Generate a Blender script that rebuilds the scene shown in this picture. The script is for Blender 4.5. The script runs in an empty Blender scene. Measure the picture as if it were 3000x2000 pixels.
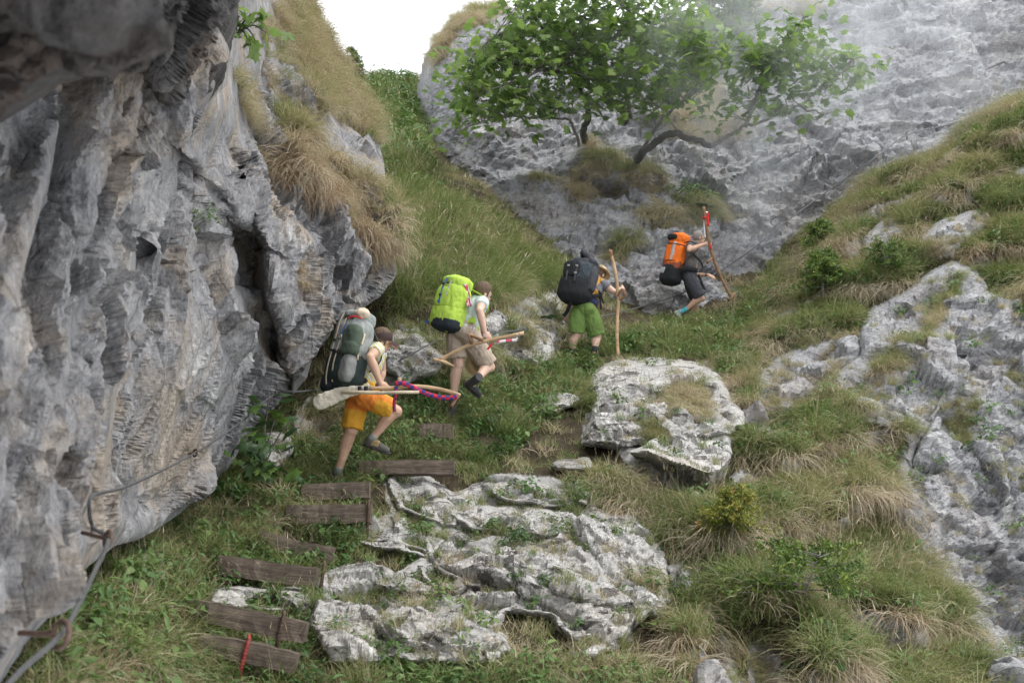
import bpy, bmesh, math, random, time
import numpy as np
from mathutils import Vector, Matrix, Quaternion
T0 = time.time()
random.seed(7); RNG = np.random.default_rng(11)
SC = bpy.context.scene
COL = SC.collection
# ------------------------------------------------------------------ camera
PITCH = math.radians(15.0); FPX = 2917.0
cam_d = bpy.data.cameras.new('camera'); cam = bpy.data.objects.new('camera', cam_d); COL.objects.link(cam)
cam_d.sensor_width = 36.0; cam_d.lens = 36.0 * FPX / 3000.0
cam.rotation_euler = (math.pi / 2 + PITCH, 0, 0); cam.location = (0, 0, 0)
cam_d.clip_start = 0.05; cam_d.clip_end = 600
cam_d.dof.use_dof = True; cam_d.dof.focus_distance = 11.0; cam_d.dof.aperture_fstop = 3.2
SC.camera = cam
# ------------------------------------------------------------------ sky and sun (bright overcast)
SUN_EL, SUN_AZ = math.radians(58), math.radians(120)      # azimuth clockwise from +Y (the view direction): behind the camera to the right
W = bpy.data.worlds.new('World'); SC.world = W; W.use_nodes = True
wn = W.node_tree.nodes; wl = W.node_tree.links
for n in list(wn): wn.remove(n)
wo = wn.new('ShaderNodeOutputWorld'); wb = wn.new('ShaderNodeBackground')
ws = wn.new('ShaderNodeTexSky'); ws.sky_type = 'NISHITA'; ws.sun_disc = False
ws.sun_elevation = SUN_EL; ws.sun_rotation = SUN_AZ; ws.dust_density = 3.0
wm = wn.new('ShaderNodeMix'); wm.data_type = 'RGBA'; wm.inputs[0].default_value = 0.88
wm.inputs[7].default_value = (13.5, 13.7, 14.1, 1)          # the closed cloud cover in front of the blue sky
wl.new(ws.outputs[0], wm.inputs[6]); wl.new(wm.outputs[2], wb.inputs[0]); wb.inputs[1].default_value = 0.085
wl.new(wb.outputs[0], wo.inputs[0])
sl = bpy.data.lights.new('sun', 'SUN'); sun = bpy.data.objects.new('sun', sl); COL.objects.link(sun)
sl.energy = 1.3; sl.angle = math.radians(20); sl.color = (1.0, 0.96, 0.9)
sd = Vector((math.sin(SUN_AZ) * math.cos(SUN_EL), math.cos(SUN_AZ) * math.cos(SUN_EL), math.sin(SUN_EL)))
sun.rotation_euler = sd.to_track_quat('Z', 'Y').to_euler()
SC.view_settings.view_transform = 'Standard'; SC.view_settings.look = 'None'
SC.view_settings.exposure = 0.82; SC.view_settings.gamma = 1.0; SC.view_settings.use_curve_mapping = False
SC.render.engine = 'CYCLES'
SC.cycles.use_denoising = True
SC.cycles.use_adaptive_sampling = True; SC.cycles.adaptive_threshold = .025
SC.cycles.max_bounces = 6; SC.cycles.diffuse_bounces = 2; SC.cycles.glossy_bounces = 2
SC.cycles.transmission_bounces = 4; SC.cycles.transparent_max_bounces = 6; SC.cycles.volume_bounces = 1
# ------------------------------------------------------------------ helpers
CP, SP = math.cos(PITCH), math.sin(PITCH)
def Pn(px, py, d):
    px = np.asarray(px, float); py = np.asarray(py, float); d = np.asarray(d, float)
    x = (px - 1500.0) / FPX * d; y = (1000.0 - py) / FPX * d
    return np.stack([x, d * CP - y * SP, d * SP + y * CP], -1)
def P(px, py, d): return Vector(Pn(px, py, d).tolist())
def tag(o, label=None, cat=None, group=None, kind=None):
    if label: o['label'] = label
    if cat: o['category'] = cat
    if group: o['group'] = group
    if kind: o['kind'] = kind
    return o
def empty(name, loc, label, cat, group=None):
    o = bpy.data.objects.new(name, None); COL.objects.link(o); o.location = loc; o.empty_display_size = .1
    tag(o, label, cat, group); return o
def link(name, me, parent=None, world=True):
    """link a mesh whose vertices are in world space; under a parent it is shifted into the parent's frame"""
    o = bpy.data.objects.new(name, me); COL.objects.link(o)
    if parent is not None:
        o.parent = parent
        if world:
            root = parent; off = Vector(parent.location)
            while root.parent is not None: root = root.parent; off = off + Vector(root.location)
            o.location = -off
    return o
def rebase(o, p):
    """put a top-level mesh's origin at its base point"""
    p = Vector(p); o.data.transform(Matrix.Translation(-p)); o.location = p
def npmesh(name, V, quads=None, tris=None, smooth=True):
    me = bpy.data.meshes.new(name); V = np.asarray(V, np.float32)
    me.vertices.add(len(V)); me.vertices.foreach_set('co', V.ravel())
    loops = []; starts = []; n = 0
    if quads is not None and len(quads):
        q = np.asarray(quads, np.int32); loops.append(q.ravel()); starts.append(np.arange(len(q)) * 4); n += len(q) * 4
    if tris is not None and len(tris):
        t = np.asarray(tris, np.int32); loops.append(t.ravel()); starts.append(n + np.arange(len(t)) * 3)
    L = np.concatenate(loops); S = np.concatenate(starts).astype(np.int32)
    me.loops.add(len(L)); me.loops.foreach_set('vertex_index', L)
    me.polygons.add(len(S)); me.polygons.foreach_set('loop_start', S)
    me.update(calc_edges=True)
    me.polygons.foreach_set('use_smooth', np.full(len(S), smooth, dtype=bool))
    return me
# ---- noise
_pr = np.random.default_rng(5); _perm = _pr.permutation(256).astype(np.int32); _perm = np.concatenate([_perm, _perm])
_g = _pr.normal(size=(256, 3)); _g /= np.linalg.norm(_g, axis=1)[:, None]
def perlin(p):
    p = np.asarray(p, float); i = np.floor(p).astype(np.int64); f = p - i; i = (i & 255).astype(np.int32)
    u = f * f * f * (f * (f * 6 - 15) + 10); r = 0
    for dx in (0, 1):
        wx = u[:, 0] if dx else 1 - u[:, 0]
        for dy in (0, 1):
            wy = u[:, 1] if dy else 1 - u[:, 1]
            for dz in (0, 1):
                wz = u[:, 2] if dz else 1 - u[:, 2]
                h = _perm[_perm[_perm[(i[:, 0] + dx) & 255] + ((i[:, 1] + dy) & 255)] + ((i[:, 2] + dz) & 255)]
                g = _g[h]
                r = r + wx * wy * wz * (g[:, 0] * (f[:, 0] - dx) + g[:, 1] * (f[:, 1] - dy) + g[:, 2] * (f[:, 2] - dz))
    return r * 1.5
def fbm(p, oct=4, lac=2.07, gain=.5):
    a = 1.0; r = 0
    for k in range(oct): r = r + a * perlin(p + 17.3 * k); p = p * lac; a *= gain
    return r
def ridged(p, oct=4):
    a = 1.0; r = 0
    for k in range(oct): r = r + a * (1 - 2 * np.abs(perlin(p + 9.1 * k))); p = p * 2.1; a *= .5
    return r
def facets(p, seed=0, tilt=1.0):
    """broken-rock relief: each Voronoi cell is a tilted flat facet of its own height; second value is the distance to the cell border"""
    i = np.floor(p).astype(np.int64); N = len(p)
    b1 = np.full(N, 9.0); b2 = np.full(N, 9.0); best = np.zeros(N, np.int32); bo = np.zeros((N, 3))
    for dx in (-1, 0, 1):
        for dy in (-1, 0, 1):
            for dz in (-1, 0, 1):
                c = i + (dx, dy, dz)
                h = _perm[_perm[_perm[(c[:, 0] + seed) & 255] + (c[:, 1] & 255)] + (c[:, 2] & 255)]
                q = c + .5 + .42 * _g[h]
                v = p - q; dd = (v * v).sum(1)
                m = dd < b1
                b2 = np.where(m, b1, np.minimum(b2, dd)); b1 = np.where(m, dd, b1)
                best = np.where(m, h, best); bo[m] = v[m]
    k = (best * 37 + 11) & 255
    return (best / 255.0 - .5) + tilt * (bo * _g[k]).sum(1), np.sqrt(b2) - np.sqrt(b1)
def strata(V, n, freq, seed=0, warp=.5):
    """stepped beds: a saw-tooth across direction n, bent by noise, every bed with its own strength"""
    s = (V @ np.asarray(n, float)) * freq + warp * fbm(V * .7 + seed, 3) + .10 * fbm(V * 3.1 + seed, 2); k = np.floor(s); f = s - k
    a = .35 + .65 * np.abs(perlin(np.stack([k * 1.7 + .3, V[:, 1] * .45 + seed, V[:, 0] * .45], -1))) * 2
    return np.where(f < .85, f / .85, (1 - f) / .15) * a - .5
# ---- picture-space helpers for sculpting
def inpoly(px, py, poly):
    r = np.zeros(px.shape, bool); n = len(poly); j = n - 1
    for i in range(n):
        xi, yi = poly[i]; xj, yj = poly[j]
        if yi != yj:
            c = ((yi > py) != (yj > py)) & (px < (xj - xi) * (py - yi) / (yj - yi) + xi); r ^= c
        j = i
    return r
def polydist(px, py, pts, closed=True):
    """distance, nearest point, side to a polyline"""
    D = np.full(px.shape, 1e9); X = np.zeros(px.shape); Y = np.zeros(px.shape); S = np.zeros(px.shape)
    n = len(pts)
    for i in range(n if closed else n - 1):
        ax, ay = pts[i]; bx, by = pts[(i + 1) % n]; vx, vy = bx - ax, by - ay; L = vx * vx + vy * vy + 1e-9
        t = np.clip(((px - ax) * vx + (py - ay) * vy) / L, 0, 1); qx, qy = ax + t * vx, ay + t * vy
        d = np.hypot(px - qx, py - qy); m = d < D
        D = np.where(m, d, D); X = np.where(m, qx, X); Y = np.where(m, qy, Y)
        S = np.where(m, vx * (py - ay) - vy * (px - ax), S)
    return D, X, Y, np.sign(S)
def rough(poly, amp=6, seg=14, seed=0):
    out = []; n = len(poly)
    for i in range(n):
        a = np.array(poly[i], float); b = np.array(poly[(i + 1) % n], float); L = np.hypot(*(b - a)); k = max(1, int(L / seg))
        nr = np.array([-(b - a)[1], (b - a)[0]]) / (L + 1e-6)
        for t in range(k):
            p = a + (b - a) * t / k
            q = np.array([[p[0] / 60., p[1] / 60., seed * 3.7]])
            w = amp if (0 < i or t) else 0
            out.append(tuple(p + nr * w * (fbm(q, 3)[0])))
    return out
class Field:
    """smooth depth field through control points (px, py, depth)"""
    def __init__(s, pts, sm=0.0, sc=300.0):
        a = np.array(pts, float); s.p = a[:, :2] / sc; s.sc = sc; v = a[:, 2]
        n = len(a); r = np.hypot(*(s.p[:, None] - s.p[None]).transpose(2, 0, 1)); K = np.zeros((n + 1, n + 1))
        K[:n, :n] = -np.sqrt(r * r + .05) - sm * np.eye(n); K[:n, n] = 1; K[n, :n] = 1
        s.w = np.linalg.solve(K, np.concatenate([v, [0]]))
    def __call__(s, px, py):
        px = np.asarray(px, float); sh = px.shape; x = px.ravel() / s.sc; y = np.asarray(py, float).ravel() / s.sc
        r = np.full(x.shape, s.w[-1])
        for (ax, ay), w in zip(s.p, s.w[:-1]): r = r - w * np.sqrt((x - ax) ** 2 + (y - ay) ** 2 + .05)
        return r.reshape(sh)
def vnormals(V, Q):
    a = V[Q[:, 2]] - V[Q[:, 0]]; b = V[Q[:, 3]] - V[Q[:, 1]]; n = np.cross(a, b)
    N = np.zeros_like(V)
    for k in range(4): np.add.at(N, Q[:, k], n)
    N /= np.linalg.norm(N, axis=1)[:, None] + 1e-12
    return N
SHEETS = {}; SPC = None; GRAZE = 8.5
def fa(lam):
    """weight for relief of wavelength lam: none where the mesh is too coarse to carry it"""
    return np.clip(lam / (2.0 * SPC) - .6, 0, 1)
def sheet(name, poly, depth, step, mat, disp=None, curl=None, skirt=2.0, jag=(6, 14), seed=0, keep_edge=None, parent=None):
    """a rock or ground body: gridded over an outline, at true distances, rounded off at its rim, with the rim carried back into the hill"""
    if jag: poly = rough(poly, jag[0], jag[1], seed)
    xs = [p[0] for p in poly]; ys = [p[1] for p in poly]
    gx = np.arange(min(xs), max(xs) + step, step); gy = np.arange(min(ys), max(ys) + step, step)
    X, Y = np.meshgrid(gx, gy); sh = X.shape; X = X.ravel(); Y = Y.ravel()
    ins = inpoly(X, Y, poly).reshape(sh)
    cell = ins[:-1, :-1] & ins[1:, :-1] & ins[:-1, 1:] & ins[1:, 1:]
    idx = np.arange(X.size).reshape(sh)
    Q = np.stack([idx[1:, :-1][cell], idx[1:, 1:][cell], idx[:-1, 1:][cell], idx[:-1, :-1][cell]], 1)
    used = np.unique(Q); rm = np.full(X.size, -1); rm[used] = np.arange(len(used)); Q = rm[Q]; X = X[used]; Y = Y[used]
    E = np.concatenate([Q[:, [k, (k + 1) % 4]] for k in range(4)]); key = np.sort(E, 1); kk = key[:, 0] * len(X) + key[:, 1]
    u, inv, cnt = np.unique(kk, return_inverse=True, return_counts=True); B = E[cnt[inv] == 1]
    bv = np.unique(B)
    D, nx, ny, _ = polydist(X[bv], Y[bv], poly)
    m = D < step * 1.6; X[bv[m]] = nx[m]; Y[bv[m]] = ny[m]
    for it in range(4):                            # let the rim run smoothly instead of in grid steps
        sx = np.zeros(len(X)); sy = np.zeros(len(X)); sn = np.zeros(len(X))
        for a, b in ((0, 1), (1, 0)): np.add.at(sx, B[:, a], X[B[:, b]]); np.add.at(sy, B[:, a], Y[B[:, b]]); np.add.at(sn, B[:, a], 1)
        X[bv] = X[bv] * .35 + .65 * sx[bv] / sn[bv]; Y[bv] = Y[bv] * .35 + .65 * sy[bv] / sn[bv]
    Dp, _, _, _ = polydist(X, Y, poly)
    d = depth(X, Y)
    if curl:
        R, A = curl; w = 1.0 if keep_edge is None else keep_edge(X, Y)
        t = np.clip(Dp / R, 0, 1); d = d + A * w * (1 - t) ** 2.2
    V = Pn(X, Y, d); N = vnormals(V, Q)
    if disp is not None:
        e = np.clip(Dp / (step * 5), 0.25, 1) if curl else 1.0
        e1 = np.linalg.norm(V[Q] - V[Q[:, [1, 2, 3, 0]]], axis=2).max(1); spc = np.zeros(len(V)); wt = np.zeros(len(V))
        for k in range(4): np.add.at(spc, Q[:, k], e1); np.add.at(wt, Q[:, k], 1)
        global SPC; SPC = spc / wt
        for it in range(12):                       # a calm direction to push along
            S = N[Q].mean(1); N2 = np.zeros_like(N)
            for k in range(4): np.add.at(N2, Q[:, k], S)
            N = N2 / (np.linalg.norm(N2, axis=1)[:, None] + 1e-9)
        dr = N * .8 - V / np.linalg.norm(V, axis=1)[:, None] * .6; dr /= np.linalg.norm(dr, axis=1)[:, None]
        tx = np.zeros_like(V); ty = np.zeros_like(V); c = np.zeros(len(V))
        for a, b, w_, z in ((0, 1, tx, 1), (3, 2, tx, 1), (0, 3, ty, 0), (1, 2, ty, 0)):
            np.add.at(w_, Q[:, a], V[Q[:, b]] - V[Q[:, a]]); np.add.at(c, Q[:, a], .5)
        tx /= np.maximum(c, 1)[:, None]; ty /= np.maximum(c, 1)[:, None]; o = 0
        for ax, ay in ((-.3, -.1), (.1, -.3), (.3, .1), (-.1, .3)):   # several samples per vertex so that broken edges run clean
            o = o + disp(V + tx * ax + ty * ay, N, X, Y) * .25
        gz = SPC / (step / FPX * np.linalg.norm(V, axis=1)); GR = 7.2 if name == 'left_cliff' else GRAZE; fd = np.clip((GR - gz) / (GR * .45), 0, 1)      # where the body turns edge-on the mesh is too sparse for relief
        for it in range(10):
            S = fd[Q].mean(1); N2 = np.zeros(len(V))
            for k in range(4): np.add.at(N2, Q[:, k], S)
            fd = np.minimum(fd, N2 / wt) if it < 4 else N2 / wt
        grit = (step / FPX * np.linalg.norm(V, axis=1)) * np.random.default_rng(seed).normal(size=len(V)) * (.05 if name in ('left_cliff', 'rock_overhang') else .30)
        V = V + dr * ((o + grit) * e * fd)[:, None]
        for it in range(4):                        # ease only the over-stretched cells
            el = np.linalg.norm(V[Q] - V[Q[:, [1, 2, 3, 0]]], axis=2).max(1); w = np.zeros(len(V))
            for k in range(4): np.maximum.at(w, Q[:, k], el)
            ref = np.median(SPC / np.linalg.norm(V, axis=1)) * np.linalg.norm(V, axis=1)
            w = np.clip((w / ref - 4.5) / 4, 0, 1) * .7; S = V[Q].mean(1); N2 = np.zeros_like(N)
            for k in range(4): np.add.at(N2, Q[:, k], S)
            V = V + (N2 / wt[:, None] - V) * w[:, None]
    n = len(V)
    if skirt:
        vm = np.full(n, -1); vm[bv] = n + np.arange(len(bv))
        back = V[bv] + (V[bv] / np.linalg.norm(V[bv], axis=1)[:, None]) * skirt
        ctr = V[bv].mean(0); back = back + (ctr - V[bv]) * .12
        V2 = np.concatenate([V, back]); S = np.stack([B[:, 1], B[:, 0], vm[B[:, 0]], vm[B[:, 1]]], 1)
        me = npmesh(name, V2, np.concatenate([Q, S]))
    else: me = npmesh(name, V, Q)
    if name != 'hillside': me.polygons.foreach_set('use_smooth', np.zeros(len(me.polygons), bool))
    me.materials.append(mat)
    o = link(name, me, parent)
    SHEETS[o.name] = dict(V=V, Q=Q, X=X, Y=Y, N=vnormals(V, Q), poly=poly)
    return o
# ------------------------------------------------------------------ materials
def new_mat(name):
    m = bpy.data.materials.new(name); m.use_nodes = True; nt = m.node_tree
    for n in list(nt.nodes): nt.nodes.remove(n)
    return m, nt
def nd(nt, typ, **kw):
    n = nt.nodes.new(typ)
    for k, v in kw.items():
        if k.startswith('i_'):
            key = k[2:]; key = int(key) if key.isdigit() else key.replace('_', ' ')
            n.inputs[key].default_value = v
        else: setattr(n, k, v)
    return n
def ramp(nt, stops, src):
    r = nt.nodes.new('ShaderNodeValToRGB'); el = r.color_ramp.elements
    while len(el) < len(stops): el.new(.5)
    for e, (p, c) in zip(el, stops): e.position = p; e.color = tuple(c) + (1,) if len(c) == 3 else c
    nt.links.new(src, r.inputs[0]); return r.outputs[0]
def mixc(nt, fac, a, b, mode='MIX'):
    m = nt.nodes.new('ShaderNodeMix'); m.data_type = 'RGBA'; m.blend_type = mode
    for s, v in ((0, fac), (6, a), (7, b)):
        if hasattr(v, 'is_linked') or hasattr(v, 'links'): nt.links.new(v, m.inputs[s])
        else: m.inputs[s].default_value = (tuple(v) + (1,) if isinstance(v, tuple) and len(v) == 3 else v)
    return m.outputs[2]
def noise(nt, vec, scale, detail=5, rough=.6, dist=0.0):
    n = nd(nt, 'ShaderNodeTexNoise', i_Scale=scale, i_Detail=detail, i_Roughness=rough, i_Distortion=dist)
    nt.links.new(vec, n.inputs['Vector']); return n.outputs['Fac']
def wpos(nt, scale=(1, 1, 1), rot=(0, 0, 0), obj=False):
    if obj: src = nd(nt, 'ShaderNodeTexCoord').outputs['Object']
    else: src = nd(nt, 'ShaderNodeNewGeometry').outputs['Position']
    mp = nd(nt, 'ShaderNodeMapping'); mp.inputs['Scale'].default_value = scale; mp.inputs['Rotation'].default_value = rot
    nt.links.new(src, mp.inputs['Vector']); return mp.outputs['Vector']
def finish(nt, col, rough=.9, bump=None, bstr=.4, bdist=.02, spec=.3):
    b = nd(nt, 'ShaderNodeBsdfPrincipled'); o = nd(nt, 'ShaderNodeOutputMaterial')
    if hasattr(col, 'links'): nt.links.new(col, b.inputs['Base Color'])
    else: b.inputs['Base Color'].default_value = tuple(col) + (1,)
    if hasattr(rough, 'links'): nt.links.new(rough, b.inputs['Roughness'])
    else: b.inputs['Roughness'].default_value = rough
    b.inputs['Specular IOR Level'].default_value = spec
    if bump is not None:
        bp = nd(nt, 'ShaderNodeBump', i_Strength=bstr, i_Distance=bdist); nt.links.new(bump, bp.inputs['Height']); nt.links.new(bp.outputs[0], b.inputs['Normal'])
    nt.links.new(b.outputs[0], o.inputs[0]); return b
def rock_mat(name, grey=(.30, .31, .335), light=(.52, .51, .50), dark=(.105, .11, .125), tan=(.36, .29, .21), tan_amt=.35, stretch=(1, 1, 1), rot=(0, 0, 0), lich=0.0, sc=1.0, dirt=.3, bd=.05):
    m, nt = new_mat(name); p = wpos(nt); ps = wpos(nt, stretch, rot)
    nz = nd(nt, 'ShaderNodeTexNoise', i_Scale=2.2 * sc, i_Detail=4.0); nt.links.new(p, nz.inputs['Vector'])
    wv = nd(nt, 'ShaderNodeMix', data_type='VECTOR'); wv.inputs[0].default_value = .16; nt.links.new(ps, wv.inputs[4]); nt.links.new(nz.outputs['Color'], wv.inputs[5]); q = wv.outputs[1]
    big = noise(nt, q, 1.5 * sc, 8, .7, .3)
    c = ramp(nt, [(.30, dark), (.43, grey), (.55, tuple(g * 1.12 for g in grey)), (.70, light)], big)
    f = ramp(nt, [(.33, (.27, .28, .30)), (.46, (.88, .88, .89)), (.57, (1.05, 1.05, 1.04)), (.69, (1.8, 1.76, 1.70))], noise(nt, q, 21 * sc, 5, .85))
    c = mixc(nt, .85, c, f, 'MULTIPLY')
    tn = ramp(nt, [(.50, (0, 0, 0)), (.64, (1, 1, 1))], noise(nt, p, .8 * sc, 5, .65, .8))
    tf = nd(nt, 'ShaderNodeMath', operation='MULTIPLY', i_1=tan_amt); nt.links.new(tn, tf.inputs[0])
    c = mixc(nt, tf.outputs[0], c, mixc(nt, .6, tan, f, 'MULTIPLY'))
    vo = nd(nt, 'ShaderNodeTexVoronoi', feature='DISTANCE_TO_EDGE', i_Scale=1.9 * sc); nt.links.new(q, vo.inputs['Vector'])
    ck = ramp(nt, [(0, (0, 0, 0)), (.02, (1, 1, 1))], vo.outputs['Distance'])
    if dirt:
        d0 = .548 if dirt > .5 else .585; dn = ramp(nt, [(d0, (0, 0, 0)), (d0 + .04, (1, 1, 1))], noise(nt, q, 4.2 * sc, 6, .72, .6))
        df = nd(nt, 'ShaderNodeMath', operation='MULTIPLY', i_1=dirt); nt.links.new(dn, df.inputs[0])
        c = mixc(nt, df.outputs[0], c, (.045, .038, .033))
    h1 = noise(nt, q, 9 * sc, 6, .78, .2)
    v2 = nd(nt, 'ShaderNodeTexVoronoi', feature='F1', distance='CHEBYCHEV', i_Scale=6.5 * sc); nt.links.new(q, v2.inputs['Vector'])
    v3 = nd(nt, 'ShaderNodeTexNoise', noise_type='RIDGED_MULTIFRACTAL', i_Scale=12.0 * sc, i_Detail=4.0, i_Roughness=.6); v3.normalize = True; nt.links.new(q, v3.inputs['Vector'])
    c = mixc(nt, mixc(nt, ck, (.0, .0, .0), (1., 1., 1.)), mixc(nt, .38, c, (.05, .045, .04)), c)
    def madd(a, k, b):
        n = nd(nt, 'ShaderNodeMath', operation='MULTIPLY_ADD', i_1=k); nt.links.new(a, n.inputs[0]); nt.links.new(b, n.inputs[2]); return n.outputs[0]
    h = madd(v2.outputs['Distance'], .75, h1); h = madd(v3.outputs[0], .5, h); h = madd(ck, .10, h)
    finish(nt, c, .93, h, 1.0, bd, .2); return m
M = {}
M['wall'] = rock_mat('wall_limestone', stretch=(1.25, 1.0, .75), rot=(.15, .3, 0), tan_amt=.60, grey=(.24, .241, .248), light=(.49, .483, .47), dark=(.075, .076, .082), dirt=.3)
M['over'] = rock_mat('overhang_shade_limestone', grey=(.068, .066, .066), light=(.16, .155, .15), dark=(.025, .023, .023), tan=(.075, .048, .030), tan_amt=.5)  # stained brown limestone, darkened further: overhang shade is put into the colour
M['back'] = rock_mat('back_limestone', sc=.62, grey=(.275, .278, .292), light=(.46, .46, .46), dark=(.105, .108, .12), tan_amt=.18, stretch=(.8, 1, 1.4), rot=(0, .35, 0), dirt=.14, bd=.07)
M['crop'] = rock_mat('outcrop_limestone', grey=(.43, .42, .405), light=(.64, .63, .61), dark=(.185, .176, .168), tan=(.46, .40, .33), tan_amt=.40, stretch=(.8, 1, 1.6), rot=(0, .5, 0), dirt=.80, sc=1.1, bd=.04)
M['face'] = rock_mat('face_limestone', grey=(.315, .317, .328), light=(.50, .50, .50), dark=(.13, .132, .142), tan_amt=.22, stretch=(.85, 1, 1.35), rot=(0, -.4, 0), dirt=.35)
def soil_mat():
    m, nt = new_mat('soil'); p = wpos(nt)
    c = ramp(nt, [(.3, (.035, .028, .02)), (.5, (.075, .06, .04)), (.62, (.06, .068, .03)), (.75, (.15, .125, .085))], noise(nt, p, 4, 8, .7))
    g = noise(nt, p, 30, 6, .7); at = nd(nt, 'ShaderNodeAttribute', attribute_name='rock')
    ps = wpos(nt, (.8, 1, 1.9), (0, .5, 0)); rc = ramp(nt, [(.3, (.12, .115, .11)), (.5, (.38, .37, .36)), (.7, (.56, .55, .54))], noise(nt, ps, 5, 9, .7, .4))
    s = nd(nt, 'ShaderNodeMath', operation='ADD'); nt.links.new(at.outputs['Fac'], s.inputs[0]); nt.links.new(noise(nt, p, 3, 6, .7), s.inputs[1])
    c = mixc(nt, ramp(nt, [(.80, (0, 0, 0)), (.92, (1, 1, 1))], s.outputs[0]), c, rc)
    finish(nt, c, .95, g, .9, .04, .1); return m
M['soil'] = soil_mat()
def simple_mat(name, col, rough=.8, var=.25, sc=40, bump=.25, bd=.004, spec=.3, obj=True):
    m, nt = new_mat(name); p = wpos(nt, obj=obj)
    lo = tuple(max(0, c * (1 - var)) for c in col); hi = tuple(min(1, c * (1 + var)) for c in col)
    n1 = noise(nt, p, sc, 5, .65); c = ramp(nt, [(.3, lo), (.7, hi)], n1)
    finish(nt, c, rough, noise(nt, p, sc * 2.5, 4, .6), bump, bd, spec); return m
def leaf_mat(name, stops, attr='tint', inst=False, trans=.35, rough=.6, attr2=None):
    """foliage: per-leaf tint from an attribute, with some light passing through the blade"""
    m, nt = new_mat(name)
    a = nd(nt, 'ShaderNodeAttribute', attribute_name=attr); a.attribute_type = 'INSTANCER' if inst else 'GEOMETRY'
    v = a.outputs['Fac']
    if attr2:
        b = nd(nt, 'ShaderNodeAttribute', attribute_name=attr2); s = nd(nt, 'ShaderNodeMath', operation='ADD'); nt.links.new(v, s.inputs[0]); nt.links.new(b.outputs['Fac'], s.inputs[1])
        v = s.outputs[0]
    c = ramp(nt, stops, v)
    d = nd(nt, 'ShaderNodeBsdfPrincipled', i_Roughness=rough); d.inputs['Specular IOR Level'].default_value = .3
    t = nd(nt, 'ShaderNodeBsdfTranslucent'); tc = mixc(nt, 1.0, c, (1.1, 1.12, .85), 'MULTIPLY')
    x = nd(nt, 'ShaderNodeMixShader', i_0=trans); o = nd(nt, 'ShaderNodeOutputMaterial')
    nt.links.new(c, d.inputs['Base Color']); nt.links.new(tc, t.inputs[0]); nt.links.new(d.outputs[0], x.inputs[1]); nt.links.new(t.outputs[0], x.inputs[2]); nt.links.new(x.outputs[0], o.inputs[0])
    return m
# ------------------------------------------------------------------ the hillside
FACES = [
 ([(2625,1300),(2605,1420),(2588,1500),(2620,1610),(2715,1720),(2795,1850),(2900,1990),(3060,2250),(3500,2300),(3500,700),(3080,740),(3010,850),(2960,870),(2900,850),(2860,790),(2790,758),(2715,795),(2640,862),(2555,890),(2515,940),(2515,1040),(2435,1105),(2465,1228),(2560,1280)], .40, 1.0, (60, .5)),
 ([(2205,1140),(2270,1055),(2380,1005),(2500,985),(2520,1050),(2440,1115),(2400,1195),(2300,1250),(2225,1215)], .45, .7, (40, .4)),
 ([(2180,1260),(2250,1250),(2330,1290),(2300,1340),(2220,1330)], .3, .7, (25, .3)),
 ([(1950,1660),(2010,1640),(2060,1720),(2040,1770),(1970,1760)], .3, .7, (25, .3)),
 ([(2525,755),(2540,690),(2590,645),(2650,640),(2655,710),(2600,760)], .6, .7, (30, .3)),
 ([(2690,745),(2710,685),(2780,640),(2860,618),(2905,640),(2850,700),(2790,750)], .6, .7, (30, .3)),
 ([(2895,560),(2920,520),(3000,490),(3150,450),(3150,560),(3000,560)], .35, .7, (30, .3)),
 ([(2255,945),(2290,905),(2330,895),(2370,925),(2350,960),(2290,960)], .3, .7, (25, .25)),
 ([(2040,1770),(2070,1745),(2110,1800),(2150,1880),(2170,2010),(2160,2150),(2030,2150),(2040,1900)], .3, .8, (30, .3)),
 ([(2180,1900),(2230,1870),(2300,1900),(2330,2000),(2330,2120),(2180,2120)], .3, .8, (30, .3)),
 ([(2345,1800),(2395,1780),(2480,1850),(2575,1915),(2590,1975),(2520,1985),(2430,1920),(2360,1860)], .4, .8, (25, .3)),
 ([(2138,1400),(2170,1370),(2240,1392),(2262,1440),(2240,1462),(2160,1450)], .3, .8, (25, .3)),
 ([(2320,1360),(2350,1345),(2390,1395),(2385,1420),(2345,1410)], .25, .8, (20, .25)),
 ([(2000,1440),(2060,1455),(2070,1520),(2020,1500)], .2, .8, (20, .25)),
]
FPOLY = [f[0] for f in FACES]
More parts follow.
